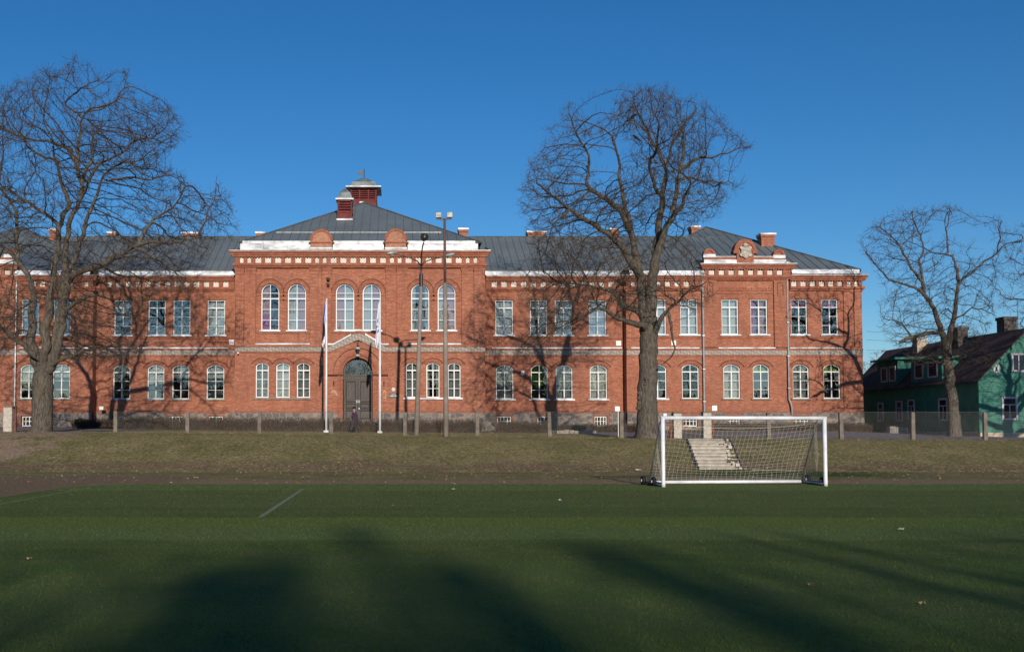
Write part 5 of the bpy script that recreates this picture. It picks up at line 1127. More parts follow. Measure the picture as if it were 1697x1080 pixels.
# ------------------------------------------------------------------ trees
def grow_tree(limbs, attract, base_r, step=0.25, infl=3.2, kill=0.33, iters=130, seed=1, twig=2, tip_r=0.0088, min_len=0.35):
    """limbs: list of (list of world points, start radius, end radius); returns chains for thick and thin wood"""
    rg = random.Random(seed)
    P = []; par = []; rad = []
    def near(p):
        bi, bd = -1, 1e9
        for i, q in enumerate(P):
            d = (q - p).length_squared
            if d < bd: bd, bi = d, i
        return bi
    for pts, r0, r1 in limbs:
        pts = [Vector(p) for p in pts]
        cur = near(pts[0]) if P else -1
        if cur < 0: P.append(pts[0]); par.append(-1); rad.append(r0); cur = 0
        total = sum((b - a).length for a, b in zip(pts, pts[1:])); done = 0
        start = P[cur]; seq = [start] + pts[1:]
        for a, b in zip(seq, seq[1:]):
            L = (b - a).length; n = max(1, int(L / step))
            for i in range(1, n + 1):
                p = a.lerp(b, i / n)
                if i < n: wb = 0.05 * math.sin(len(P) * 1.1); p += Vector((rg.uniform(-1, 1), rg.uniform(-1, 1), rg.uniform(-1, 1))) * 0.045 + Vector((wb, wb * 0.5, -wb * 0.6)) * (0 if r0 > 0.3 else 1)
                done += L / n; P.append(p); par.append(cur); cur = len(P) - 1; tt = min(1, done / max(total, 0.01)); rad.append(r1 + (r0 - r1) * (1 - tt) ** (1.7 if len(limbs) > 8 and par[1] != -1 and r1 < r0 * 0.6 else 1.0))
    nl = len(P)
    import numpy as np
    A = np.array([tuple(a) for a in attract]); m = len(A)
    bestd = np.full(m, 1e9); besti = np.zeros(m, int); alive = np.ones(m, bool)
    def upd(idx):
        nonlocal bestd, besti
        Q = np.array([tuple(P[i]) for i in idx])
        for s in range(0, len(idx), 256):
            d = ((A[:, None, :] - Q[None, s:s + 256, :]) ** 2).sum(2); j = d.argmin(1); dd = d[np.arange(m), j]; b = dd < bestd
            bestd[b] = dd[b]; besti[b] = np.array(idx[s:s + 256])[j[b]]
    upd([i for i in range(nl) if rad[i] < base_r * 0.75]); cen = Vector(A.mean(0).tolist()) - Vector((0, 0, 2.0))
    kids = {}
    for it in range(iters):
        alive &= bestd > kill * kill
        act = alive & (bestd < infl * infl)
        if not act.any(): break
        new = []
        order = np.argsort(besti[act]); ai = np.where(act)[0][order]; bi = besti[ai]
        cuts = np.flatnonzero(np.diff(bi)) + 1
        for grp in np.split(ai, cuts):
            n_ = int(besti[grp[0]]); p = P[n_]
            if kids.get(n_, 0) > 3: continue
            v = A[grp] - np.array(tuple(p)); v /= np.linalg.norm(v, axis=1)[:, None] + 1e-9; d = Vector(v.sum(0).tolist())
            if d.length < 1e-3: continue
            d.normalize()
            if par[n_] >= 0: d = d + (p - P[par[n_]]).normalized() * 0.85
            d += Vector((rg.gauss(0, 1), rg.gauss(0, 1), rg.gauss(0, 1))) * 0.24 + (p - cen).normalized() * 0.22 + Vector((0, 0, 0.02))
            d += Vector((math.sin(p.z * 5 + p.x * 3), math.cos(p.x * 5 + p.y * 3), math.sin(p.y * 5 + p.z * 2))) * 0.04
            d.normalize(); q = p + d * step * rg.uniform(0.75, 1.15)
            P.append(q); par.append(n_); rad.append(0); new.append(len(P) - 1); kids[n_] = kids.get(n_, 0) + 1
        if not new: break
        upd(new)
    # radii by pipe model
    n = len(P); ch = [[] for _ in range(n)]
    for i in range(n):
        if par[i] >= 0: ch[par[i]].append(i)
    acc = [0.0] * n; ex = 2.16
    for i in range(n - 1, -1, -1):
        if not ch[i]: acc[i] = tip_r ** ex
        else: acc[i] = sum(acc[c] for c in ch[i]) * 1.012
    for i in range(n):
        r = acc[i] ** (1 / ex); rad[i] = max(rad[i], min(r, rad[i] * 1.2)) if i < nl else min(r, 0.14)
    for i in range(n):
        if par[i] >= 0: rad[i] = min(rad[i], rad[par[i]] * 1.0 + 0.002)
    # twigs
    tw = []
    for i in range(nl // 3, n):
        if rad[i] < 0.045 and i % 1 == 0:
            k_ = twig if rad[i] < 0.02 else 1
            for _ in range(k_):
                if rg.random() < 0.85:
                    p = P[i]; base = (p - P[par[i]]).normalized() if par[i] >= 0 else Vector((0, 0, 1))
                    d = (base * 0.9 + (p - cen).normalized() * 0.5 + Vector((rg.gauss(0, 1), rg.gauss(0, 1), rg.gauss(0, 1) + 0.25)) * 0.6).normalized(); L = rg.uniform(0.2, 0.6)
                    q1 = p + d * L * 0.5; d2 = (d + Vector((rg.gauss(0, 1), rg.gauss(0, 1), rg.gauss(0, 1) + 0.3)) * 0.45).normalized(); q2 = q1 + d2 * L * 0.5
                    tw.append((p, q1, q2))
                    if rg.random() < 0.8: d3 = (d + Vector((rg.gauss(0, 1), rg.gauss(0, 1), rg.gauss(0, 1))) * 0.8).normalized(); tw.append((q1, q1 + d3 * L * 0.25, q1 + d3 * L * 0.45))
    # chains
    chains = []; starts = [(i, -1) for i in range(n) if par[i] < 0]
    main = [max(c, key=lambda k: rad[k]) if c else -1 for c in ch]
    stack = [0]; roots = [(0, None)]
    while roots:
        i, p = roots.pop(); seq = [] if p is None else [p]; rr = [] if p is None else [min(rad[p], rad[i] * 1.15)]
        while i >= 0:
            seq.append(i); rr.append(rad[i])
            for c in ch[i]:
                if c != main[i]: roots.append((c, i))
            i = main[i]
        chains.append(([P[s] for s in seq], rr))
    return chains, tw
def tree_mesh(name, chains, tw, flare, root, twig_mat='twig', tw_r=0.0056, thick=0.07, bark_mat='bark'):
    t1 = MB(); t2 = MB()
    for pts, rr in chains:
        r0 = max(rr)
        if len(pts) < 2: continue
        # split into thick and thin runs
        k_ = next((i for i, r in enumerate(rr) if r < thick), len(rr))
        if k_ >= 2: t1.tube(pts[:k_ + 1], rr[:k_ + 1], 12 if r0 > 0.22 else 7, cap=False)
        a = max(0, k_ - 1)
        if len(pts) - a >= 2: t2.tube(pts[a:], rr[a:], 5 if rr[a] > 0.03 else 3, cap=False)
    for a, b, c in tw: t2.tube([a, b, c], [tw_r, tw_r * 0.8, tw_r * 0.45], 3, cap=False)
    if flare: flare(t1)
    a = t1.build('trunk', M[bark_mat], root, True); b = t2.build('crown', M[twig_mat], root, False)
    return a, b
def inpoly(x, y, poly):
    c = False; j = len(poly) - 1
    for i in range(len(poly)):
        if (poly[i][1] > y) != (poly[j][1] > y) and x < (poly[j][0] - poly[i][0]) * (y - poly[i][1]) / (poly[j][1] - poly[i][1]) + poly[i][0]: c = not c
        j = i
    return c
def attractors(poly, Y, cx, halfd, n, seed, limit=None):
    rg = random.Random(seed); out = []; xs_ = [p[0] for p in poly]; ys_ = [p[1] for p in poly]; hw = (max(xs_) - min(xs_)) / 2
    while len(out) < n:
        px = rg.uniform(min(xs_), max(xs_)); py = rg.uniform(min(ys_), max(ys_))
        if not inpoly(px, py, poly): continue
        e = math.sqrt(max(0.05, 1 - min(1, abs(px - cx) / hw) ** 2)); d = rg.uniform(-1, 1) * halfd * e
        s = Y / (Y + d) # keep the silhouette where it is
        p = W(px, py, Y + d)
        if mnoise.noise(p * 0.34 + Vector((seed, 0, 0))) < -0.10: continue
        out.append(p)
    return out
def L3(pts, Y, y0, y1, r0, r1):
    n = len(pts); out = []
    for i, (a, b) in enumerate(pts):
        d = y0 + (y1 - y0) * i / max(1, n - 1); out.append(W(a, b, Y + d))
    return (out, r0 / F * Y, r1 / F * Y)
def trunk_flare(x, Y, z, r, knobs=()):
    def f(mb):
        n = 20; prof = [(1.55, -0.25), (1.26, 0.05), (1.12, 0.3), (1.03, 0.7), (1.0, 1.3)]
        rg = random.Random(int(abs(x) * 10)); ph = [rg.uniform(0, 6.28) for _ in range(3)]; b = len(mb.v)
        for s, h in prof:
            for k_ in range(n):
                a = 2 * math.pi * k_ / n; q = r * (1 + (s - 1) * (1 + 0.35 * math.sin(5 * a + ph[0]) + 0.2 * math.sin(3 * a + ph[1]))) * (1.0 + 0.02 * math.sin(9 * a + ph[2]))
                mb.v.append((x + q * math.cos(a), Y + q * math.sin(a), z + h))
        for i in range(len(prof) - 1):
            for k_ in range(n): mb.f.append((b + i * n + k_, b + i * n + (k_ + 1) % n, b + (i + 1) * n + (k_ + 1) % n, b + (i + 1) * n + k_)); mb.mi.append(0)
        for kp, kr in knobs:
            for j_ in range(3):
                ph_ = j_ * 1.3; c_ = kp + Vector((0.05 * math.sin(ph_), -0.03 * j_, 0.12 * (j_ - 1)))
                mb.lathe((c_.x, c_.y, c_.z - kr * 0.8), [(kr * 0.15, 0), (kr * 0.75, kr * 0.3), (kr * 0.9, kr * 0.8), (kr * 0.7, kr * 1.3), (kr * 0.15, kr * 1.7)], 9)
    return f

# --- right oak
Y = 48.5; b = W(1074, 730, Y); zb_ = gz(b.x, Y)
LR = [([Vector((b.x, Y, zb_ - 0.2)), W(1073, 700, Y), W(1072.5, 650, Y), W(1074, 600, Y), W(1076, 555, Y), W(1076, 530, Y)], 17.0 / F * Y, 14.0 / F * Y),
 L3([(1074, 560), (1066, 510), (1063, 470), (1055, 432), (1049, 395), (1043, 365), (1033, 330), (1027, 300), (1026, 268), (1020, 245), (1013, 225)], Y, 0, 1.2, 11.5, 2.0),
 L3([(1046, 385), (1030, 350), (1006, 330), (979, 315), (972, 300), (976, 258), (962, 235), (955, 221), (944, 190)], Y, 0.4, -1.8, 6.5, 1.2),
 L3([(1061, 455), (1047, 436), (1030, 407), (1012, 389), (988, 374), (967, 362), (944, 347), (923, 330), (905, 316), (890, 304)], Y, 0, -3.0, 8.0, 1.5),
 L3([(944, 349), (929, 361), (914, 378)], Y, -2.2, -3.0, 3.2, 1.2),
 L3([(1077, 545), (1079, 505), (1081, 465), (1086, 430), (1097, 398), (1104, 375), (1116, 359), (1118, 333), (1123, 300), (1127, 280), (1133, 240)], Y, 0, -1.0, 12.0, 2.4),
 L3([(1116, 359), (1128, 345), (1133, 328), (1140, 315), (1152, 300)], Y, -0.5, -2.5, 3.5, 1.2),
 L3([(1085, 440), (1089, 398), (1093, 362), (1098, 330), (1103, 294), (1107, 264), (1115, 238), (1133, 208), (1154, 182)], Y, 0.2, 2.4, 7.0, 1.3),
 L3([(1104, 270), (1092, 250), (1080, 238), (1073, 215), (1065, 202), (1056, 185), (1049, 160)], Y, 1.2, 3.0, 3.6, 1.0),
 L3([(1126, 281), (1145, 268), (1160, 261), (1178, 262), (1195, 255), (1215, 250), (1236, 245)], Y, -0.8, -2.2, 3.6, 0.8),
 L3([(1124, 297), (1135, 293), (1154, 298), (1178, 300), (1201, 303)], Y, -0.8, 1.4, 2.6, 0.9),
 L3([(1097, 330), (1085, 310), (1078, 285), (1078, 262), (1086, 255)], Y, 0.8, -1.4, 3.6, 1.8),
 L3([(1074, 545), (1062, 537), (1051, 536), (1038, 533), (1026, 529), (1012, 520), (1005, 514), (992, 510), (970, 522), (942, 532), (925, 544), (905, 558)], Y, -0.3, -3.6, 6.5, 1.0),
 L3([(1072, 530), (1056, 515), (1040, 510), (1028, 500), (1020, 488), (1005, 480), (977, 473), (955, 470), (935, 469)], Y, -0.2, 2.6, 6.0, 1.2),
 L3([(1080, 555), (1088, 545), (1097, 525), (1107, 513), (1118, 504), (1132, 490), (1148, 478), (1163, 472)], Y, -0.2, -2.2, 6.2, 1.4),
 L3([(1103, 516), (1110, 530), (1114, 555), (1119, 578), (1112, 592), (1100, 601)], Y, -0.8, -1.4, 2.8, 1.1)]
polyR = [(862, 318), (880, 270), (900, 240), (905, 210), (925, 200), (938, 172), (960, 175), (962, 210), (1000, 215), (1015, 190), (1028, 160), (1060, 150), (1110, 152), (1132, 166), (1172, 170), (1190, 190), (1205, 215), (1240, 240), (1232, 275), (1238, 300), (1200, 335), (1180, 365), (1150, 372), (1135, 392), (1160, 425), (1165, 470), (1180, 490), (1150, 520), (1110, 505), (1082, 490), (1060, 520), (1030, 515), (1005, 500), (975, 520), (940, 545), (900, 575), (855, 592), (850, 560), (880, 530), (862, 480), (860, 430), (868, 400), (880, 380), (865, 350)]
att = attractors(polyR, Y, 1050, 5.0, 10500, 3)
lowR = [(840, 560), (900, 545), (940, 520), (905, 590), (860, 600)]
t_ = thing('oak_tree', (b.x, Y, zb_), 'big bare oak on the bank just left of the goal, low boughs spreading left', 'tree', 'bare oaks along the top of the bank')
chn, tw = grow_tree(LR, att, 0.5, seed=5)
tree_mesh('oak', chn, tw, trunk_flare(W(1073.5, 700, Y).x, Y, zb_, 17.0 / F * Y, [(W(1060, 655, Y - 0.15), 0.16), (W(1058, 672, Y - 0.2), 0.15), (W(1070, 632, Y - 0.4), 0.12)]), t_)
# --- left oak
Y = 50.0; b = W(69, 717, Y); zb_ = gz(b.x, Y)
LL = [([Vector((b.x, Y, zb_ - 0.2)), W(70, 690, Y), W(71, 650, Y), W(72, 622, Y), W(73, 605, Y)], 14.5 / F * Y, 13.5 / F * Y),
 L3([(66, 622), (58, 598), (52, 552), (55, 501), (52, 467), (40, 447), (31, 434), (26, 404), (21, 414) if False else (27, 395), (31, 384), (27, 360), (25, 346), (15, 330), (6, 319), (-6, 300), (-14, 270)], Y, 0.3, 2.0, 8.0, 1.5),
 L3([(73, 606), (75, 580), (76, 538), (83, 501), (89, 452), (94, 420), (98, 396), (98, 376), (86, 362), (71, 352), (54, 340), (38, 331), (20, 318), (6, 313), (-18, 307), (-50, 300)], Y, -0.2, -2.6, 7.8, 1.4),
 L3([(98, 378), (103, 362), (115, 337), (108, 318), (101, 301), (97, 280), (92, 263), (88, 244), (84, 224), (72, 200)], Y, -0.4, 2.2, 5.4, 1.2),
 L3([(80, 605), (89, 582), (95, 550), (100, 519), (103, 490), (104, 464), (108, 425), (110, 396), (118, 361), (130, 336), (139, 319), (145, 307), (152, 290), (160, 278), (178, 266), (190, 260), (202, 254), (216, 239), (230, 232), (243, 229), (258, 224), (268, 218)], Y, 0.2, -3.2, 8.0, 1.0),
 L3([(139, 319), (134, 300), (127, 278), (130, 242), (134, 218), (136, 198), (128, 186), (116, 180), (108, 172)], Y, -0.6, 1.4, 5.0, 1.2),
 L3([(136, 200), (141, 188), (150, 181), (164, 178), (178, 174), (196, 160), (213, 144)], Y, 0.5, -0.6, 3.0, 0.9),
 L3([(126, 275), (118, 248), (104, 241), (86, 236), (66, 233), (44, 230), (28, 224), (12, 218), (0, 208)], Y, 0, 2.8, 3.6, 0.9),
 L3([(154, 283), (153, 262), (152, 242), (154, 226), (155, 212), (148, 200)], Y, -0.8, 0.5, 3.2, 1.2),
 L3([(93, 264), (80, 262), (66, 256), (59, 254), (48, 245), (40, 232), (28, 228)], Y, 1.2, 3.4, 2.8, 0.9),
 L3([(76, 622), (85, 610), (93, 585), (98, 566), (104, 530), (108, 495), (112, 465), (115, 449), (130, 412), (140, 380), (143, 366), (152, 345), (160, 325), (165, 308), (169, 296), (180, 283), (193, 275), (204, 269), (218, 270), (226, 280), (237, 289)], Y, -0.3, -1.8, 7.8, 1.2),
 L3([(168, 300), (180, 300), (190, 297), (208, 295), (225, 294), (240, 298), (252, 298), (268, 292), (284, 290)], Y, -1.0, -3.0, 3.2, 0.9),
 L3([(102, 535), (107, 521), (116, 508), (126, 501), (142, 492), (159, 489), (172, 492), (185, 497), (200, 515)], Y, -0.4, -2.4, 5.0, 1.4),
 L3([(108, 478), (112, 467), (120, 456), (130, 451), (150, 444), (167, 440), (185, 430), (200, 423), (212, 414), (222, 408), (240, 418), (259, 430), (275, 440), (289, 449), (300, 464), (308, 476)], Y, -0.4, -3.8, 6.8, 1.1),
 L3([(215, 413), (230, 405), (252, 400), (275, 403), (300, 402), (322, 395), (345, 392)], Y, -2.2, -3.6, 4.2, 1.0),
 L3([(232, 404), (238, 388), (243, 376), (262, 360), (284, 346), (298, 328), (305, 312)], Y, -2.4, -1.4, 3.2, 1.0),
 L3([(325, 392), (333, 380), (341, 367), (350, 340), (358, 310)], Y, -3.2, -2.8, 2.0, 0.8),
 L3([(88, 608), (96, 598), (108, 593), (122, 590), (142, 580), (163, 575), (185, 572), (207, 571), (225, 580)], Y, -0.5, -3.0, 4.0, 1.0),
 L3([(58, 598), (52, 585), (40, 570), (22, 560), (10, 548), (0, 541), (-15, 534), (-40, 530), (-70, 520)], Y, -0.2, -2.6, 6.0, 1.4),
 L3([(31, 434), (18, 420), (0, 405), (-20, 396), (-45, 380)], Y, 0.8, 3.0, 3.4, 1.2)]
polyL = [(-170, 330), (-165, 260), (-120, 200), (-60, 170), (-20, 165), (10, 150), (40, 140), (70, 120), (100, 112), (125, 102), (150, 115), (185, 116), (215, 128), (222, 150), (215, 180), (240, 165), (280, 172), (295, 205), (300, 232), (285, 250), (262, 262), (290, 285), (318, 300), (330, 330), (355, 310), (370, 320), (395, 372), (385, 395), (345, 410), (330, 440), (330, 475), (305, 490), (270, 470), (245, 500), (235, 560), (240, 590), (210, 600), (160, 600), (120, 605), (100, 590), (120, 560), (105, 540), (90, 500), (45, 500), (35, 560), (0, 590), (-50, 590), (-110, 560), (-150, 480), (-175, 400)]
att = attractors(polyL, Y, 100, 5.4, 15000, 8)
t_ = thing('oak_tree', (b.x, Y, zb_), 'big bare spreading oak at the far left of the bank, beside the lone gate pillar', 'tree', 'bare oaks along the top of the bank')
chn, tw = grow_tree(LL, att, 0.43, seed=9)
tree_mesh('oak', chn, tw, trunk_flare(W(69.5, 690, Y).x, Y, zb_, 14.5 / F * Y, [(W(70, 649, Y - 0.42), 0.13)]), t_)
# --- small oak by the green house
Y = 58.0; b = W(1583, 717, Y); zb_ = gz(b.x, Y)
LS = [([Vector((b.x + 0.05, Y, zb_ - 0.2)), W(1581, 690, Y), W(1577, 650, Y), W(1573, 620, Y), W(1570, 590, Y), W(1569, 575, Y)], 9.0 / F * Y, 7.0 / F * Y),
 L3([(1569, 578), (1564, 560), (1555, 534), (1548, 511), (1541, 499), (1532, 488), (1524, 482), (1516, 476), (1495, 470), (1474, 464), (1464, 452), (1454, 441), (1444, 428), (1435, 418)], Y, 0, -1.5, 5.5, 0.9),
 L3([(1534, 486), (1530, 476), (1527, 452), (1524, 429), (1530, 410), (1526, 390), (1516, 371), (1512, 352)], Y, -0.4, 1.2, 2.8, 0.8),
 L3([(1522, 470), (1508, 440), (1493, 410), (1476, 390), (1458, 375)], Y, -0.2, -1.8, 2.6, 0.8),
 L3([(1570, 580), (1574, 560), (1579, 534), (1584, 510), (1585, 495), (1588, 472), (1598, 460), (1610, 453), (1618, 444), (1626, 439), (1640, 428), (1653, 418), (1660, 410), (1668, 404), (1680, 401), (1692, 398)], Y, 0, -1.2, 5.5, 0.9),
 L3([(1588, 474), (1587, 449), (1583, 435), (1579, 425), (1567, 421), (1555, 420), (1544, 418), (1530, 410)], Y, 0, 1.4, 3.4, 1.0),
 L3([(1572, 421), (1571, 410), (1570, 395), (1567, 379), (1572, 365), (1575, 350)], Y, 0.8, 1.4, 2.2, 0.8),
 L3([(1651, 420), (1653, 408), (1658, 395), (1655, 380), (1660, 366)], Y, -0.8, -1.6, 1.8, 0.7),
 L3([(1568, 560), (1559, 552), (1540, 552), (1524, 556), (1508, 560), (1493, 566)], Y, -0.2, -1.6, 4.0, 2.6),
 L3([(1508, 560), (1501, 545), (1495, 536), (1481, 530), (1465, 528)], Y, -1.2, -2.0, 1.8, 0.7),
 L3([(1579, 530), (1596, 522), (1610, 510), (1628, 512), (1645, 520)], Y, -0.2, -1.6, 1.8, 0.7),
 L3([(1572, 600), (1590, 592), (1605, 584), (1618, 580), (1640, 590)], Y, -0.4, -2.0, 1.6, 0.7),
 L3([(1566, 605), (1548, 598), (1530, 590), (1515, 594)], Y, -0.4, -2.0, 1.6, 0.7)]
polyS = [(1425, 410), (1440, 385), (1455, 360), (1480, 362), (1500, 350), (1520, 345), (1545, 352), (1562, 342), (1582, 345), (1600, 360), (1620, 375), (1650, 362), (1668, 380), (1697, 385), (1697, 410), (1665, 440), (1650, 480), (1652, 520), (1640, 550), (1640, 600), (1610, 610), (1570, 600), (1530, 610), (1505, 600), (1470, 560), (1455, 530), (1460, 500), (1475, 480), (1455, 470)]
att = attractors(polyS, Y, 1565, 3.6, 3400, 12)
t_ = thing('oak_tree', (b.x, Y, zb_), 'smaller bare oak standing in front of the green wooden house, with a broken low bough', 'tree')
chn, tw = grow_tree(LS, att, 0.3, seed=14, infl=2.6, kill=0.42, twig=2)
tree_mesh('oak', chn, tw, trunk_flare(W(1581.5, 700, Y).x, Y, zb_, 9.0 / F * Y), t_, twig_mat='twig', thick=0.05)
# --- generic bare tree used for the off-frame oak, the ones behind the photographer and the far ones
def generic(H, Rr, seed, npts, r0=0.4):
    rg = random.Random(seed); limbs = [([Vector((0, 0, -0.3)), Vector((0.05, 0, H * 0.12)), Vector((0, 0.08, H * 0.27)), Vector((0.1, 0.1, H * 0.42))], r0, r0 * 0.7)]
    for i in range(7):
        a = i * 2.4 + rg.uniform(-0.3, 0.3); h0 = H * (0.27 + 0.026 * i); rr = Rr * rg.uniform(0.6, 0.9); top = H * rg.uniform(0.55, 0.93)
        pts = [Vector((0.05, 0.08, h0))]
        for s in (0.25, 0.5, 0.75, 1.0): pts.append(Vector((math.cos(a + s * 0.4) * rr * s ** 0.8, math.sin(a + s * 0.4) * rr * s ** 0.8, h0 + (top - h0) * s ** 1.3)) + Vector((rg.uniform(-.3, .3), rg.uniform(-.3, .3), rg.uniform(-.2, .2))))
        limbs.append((pts, r0 * 0.5, 0.035))
    limbs.append(([Vector((0.1, 0.1, H * 0.42)), Vector((0.3, 0, H * 0.6)), Vector((-0.1, 0.2, H * 0.78)), Vector((0.1, 0, H * 0.93))], r0 * 0.6, 0.03))
    att = []
    while len(att) < npts:
        v = Vector((rg.uniform(-1, 1), rg.uniform(-1, 1), rg.uniform(-1, 1)))
        if v.length < 1 and v.length > 0.25: att.append(Vector((v.x * Rr, v.y * Rr, H * 0.64 + v.z * H * 0.37)))
    return grow_tree(limbs, att, r0, seed=seed, twig=2)
def copy_tree(o, loc, rz, s, label, cat, group=None):
    c_ = o.copy(); COL.objects.link(c_); c_.location = loc; c_.rotation_euler = (0, 0, rz); c_.scale = (s, s, s); tag(c_, label, cat, group)
    if not group and 'group' in c_: del c_['group']
    for chd in o.children: d = chd.copy(); COL.objects.link(d); d.parent = c_
    return c_
# off-frame oak at the right end of the bank: boughs reach into the frame, shadow falls on the green gable
xo = 39.0; go_ = thing('oak_tree', (xo, 48.0, gz(xo, 48.0)), 'bare oak beyond the right edge, only its outer twigs showing above the green house', 'tree', 'bare oaks along the top of the bank')
ORG[go_.name] = Vector((0, 0, 0))
chn, tw = generic(13.5, 8.0, 31, 3000, 0.42); tree_mesh('oak', chn, tw, None, go_)
# row behind the photographer: shades the near turf and shows in the window panes
bk = thing('park_tree', (1.5, -36, 0), 'bare tree behind the viewpoint shading the near turf, middle of its row', 'tree', 'bare trees behind the viewpoint')
ORG[bk.name] = Vector((0, 0, 0)); chn, tw = generic(14.6, 6.5, 44, 3000, 0.35); tree_mesh('park', chn, tw, None, bk, tw_r=0.007)
for i, (x, y, s) in enumerate([(9.5, -35, 1.0), (-6, -37, 0.96), (17.5, -38, 1.12), (-14, -40, 1.05), (26, -37, 1.0), (-24, -36, 1.1), (38, -40, 1.2), (-36, -42, 1.15), (52, -38, 1.15), (-52, -40, 1.2)]):
    copy_tree(bk, (x, y, 0), i * 1.7 + 0.6, s, 'bare tree in the row behind the viewpoint, ' + ['just right of the middle one', 'just left of the middle one', 'third to the right', 'third to the left', 'fourth to the right', 'fourth to the left', 'fifth to the right', 'fifth to the left', 'outermost on the right', 'outermost on the left'][i], 'tree', 'bare trees behind the viewpoint')
# spruces whose dense tops make the solid patches of shade
sp_ = thing('spruce_tree', (5.1, -29.5, 0), 'broad dark spruce behind the viewpoint, middle of the clump', 'tree', 'spruces behind the viewpoint'); ORG[sp_.name] = Vector((0, 0, 0))
q = MB(); rg = random.Random(77)
for i in range(1700):
    h_ = rg.random() ** 0.8 * 11.6; rr_ = (1 - h_ / 11.9) * 2.7 * math.sqrt(rg.random()) * (0.8 + 0.3 * math.sin(h_ * 5)); a = rg.uniform(0, 6.283); c0 = Vector((rr_ * math.cos(a), rr_ * math.sin(a), 0.9 + h_ - rr_ * 0.25)); d = Vector((math.cos(a), math.sin(a), rg.uniform(-0.5, 0.2))).normalized() * rg.uniform(0.2, 0.4); e = Vector((-math.sin(a), math.cos(a), rg.uniform(-0.4, 0.4))) * 0.09
    q.add([c0 - e, c0 + e, c0 + d], [(0, 1, 2)])
q.build('crown', M['spruce'], sp_); q = MB(); q.tube([(0, 0, -0.2), (0, 0, 11.8)], [0.22, 0.03], 8); q.build('trunk', M['bark'], sp_)
def sploc(px, py, Yt):
    D = F * EYE / (py - YH); xs_ = (px - X0) / F * D; return xs_ - SUN.x / SUN.y * (Yt - D) * -1 if False else xs_ + 0.112 * (D - Yt), (D - Yt) * 0.30
spx, spH = sploc(615, 930, -84.0); sp_.location = (spx, -84.0, 0); sp_.scale = (spH / 11.9 * 0.42, spH / 11.9 * 0.42, spH / 11.9)
for (px, py, Yt, nar, lb) in ((330, 1035, -80, 0.9, 'broad dark spruce behind the viewpoint, leftmost of the clump'), (470, 1010, -88, 0.6, 'broad dark spruce behind the viewpoint, second from the left'), (820, 1020, -80, 0.8, 'broad dark spruce behind the viewpoint, just right of the middle one'),
        (1130, 975, -84, 0.5, 'dark spruce behind the viewpoint, second from the right of the broad ones'), (1235, 1010, -90, 0.5, 'dark spruce behind the viewpoint, rightmost of the broad ones'),
        (1285, 908, -34, 0.26, 'slender columnar spruce behind the viewpoint, left one of the two narrow ones'), (1385, 905, -36, 0.26, 'slender columnar spruce behind the viewpoint, right one of the two narrow ones')):
    xx_, H_ = sploc(px, py, Yt); c_ = copy_tree(sp_, (xx_, Yt, 0), px * 0.7, 1, lb, 'tree', 'spruces behind the viewpoint'); k_ = H_ / 11.9; c_.scale = (k_ * nar, k_ * nar, k_)
# far trees seen in the gap between school and green house and above the roofs
far = thing('distant_tree', (60.0, 118, 1.4), 'hazy bare tree far behind, in the gap between the school and the green house', 'tree', 'distant bare trees'); ORG[far.name] = Vector((0, 0, 0))
chn, tw = generic(10.0, 4.2, 66, 900, 0.2); tree_mesh('far', chn, tw, None, far, twig_mat='twig_far', tw_r=0.012, bark_mat='twig_far')
copy_tree(far, (54.5, 128, 1.4), 2.2, 1.0, 'hazy bare tree far behind, mostly hidden by the corner of the school', 'tree', 'distant bare trees')

# ------------------------------------------------------------------ hedges
def hedge(x0, x1, Y, h_, dens, lb, d=0.45):
    rg = random.Random(int(x0 * 10)); q = MB(); n = int((x1 - x0) * dens)
    for i in range(n):
        x = rg.uniform(x0, x1); y = Y + rg.uniform(-d, d) * 0.6; z = gz(x, y)
        lean = Vector((rg.uniform(-0.35, 0.35), rg.uniform(-0.3, 0.3), 1)).normalized(); hh = h_ * rg.uniform(0.45, 1.0)
        p1 = Vector((x, y, z)) + lean * hh * 0.5; p2 = p1 + (lean + Vector((rg.uniform(-.5, .5), rg.uniform(-.5, .5), 0))).normalized() * hh * 0.5
        p2.z = min(p2.z, z + h_ + rg.uniform(-0.02, 0.03)); q.tube([(x, y, z - 0.05), p1, p2], [0.014, 0.010, 0.006], 3, cap=False)
        for _ in range(3):
            a = Vector((x, y, z)).lerp(p2, rg.uniform(0.3, 0.95)); dd = Vector((rg.gauss(0, 1), rg.gauss(0, 1), rg.uniform(0, 1.4))).normalized() * rg.uniform(0.12, 0.3); e = a + dd; e.z = min(e.z, z + h_ + rg.uniform(-0.01, 0.03))
            q.tube([a, e], [0.0085, 0.005], 3, cap=False)
    return solo(q, 'hedge', M['hedge'], lb, 'hedge', 'clipped leafless hedges before the school', origin=((x0 + x1) / 2, Y, gz((x0 + x1) / 2, Y)))
hedge(WX(120, 61.0, 700), WX(205, 61.0, 700), 61.0, 0.66, 180, 'low leafless hedge at the left, beside the oak trunk and the asphalt yard')
hedge(WX(207, 60.0, 700), WX(548, 60.0, 700), 60.0, 0.92, 200, 'long clipped leafless hedge before the left wing, up to the left flagpole')
hedge(WX(553, 59.8, 700), WX(797, 59.8, 700), 59.8, 0.93, 200, 'clipped leafless hedge before the school entrance, behind the walking person')
hedge(WX(822, 60.2, 700), WX(908, 60.2, 700), 60.2, 0.80, 180, 'clipped leafless hedge before the first windows right of the centre')
hedge(WX(928, 60.6, 700), WX(1062, 60.6, 700), 60.6, 0.56, 180, 'lower leafless hedge left of the right oak, over a stone edging')
hedge(WX(1180, 62.6, 700), WX(1442, 62.6, 700), 62.6, 0.62, 180, 'leafless hedge under the end block, seen through and right of the goal')
q = MB(); rg = random.Random(9); x = WX(922, 59.2, 710)
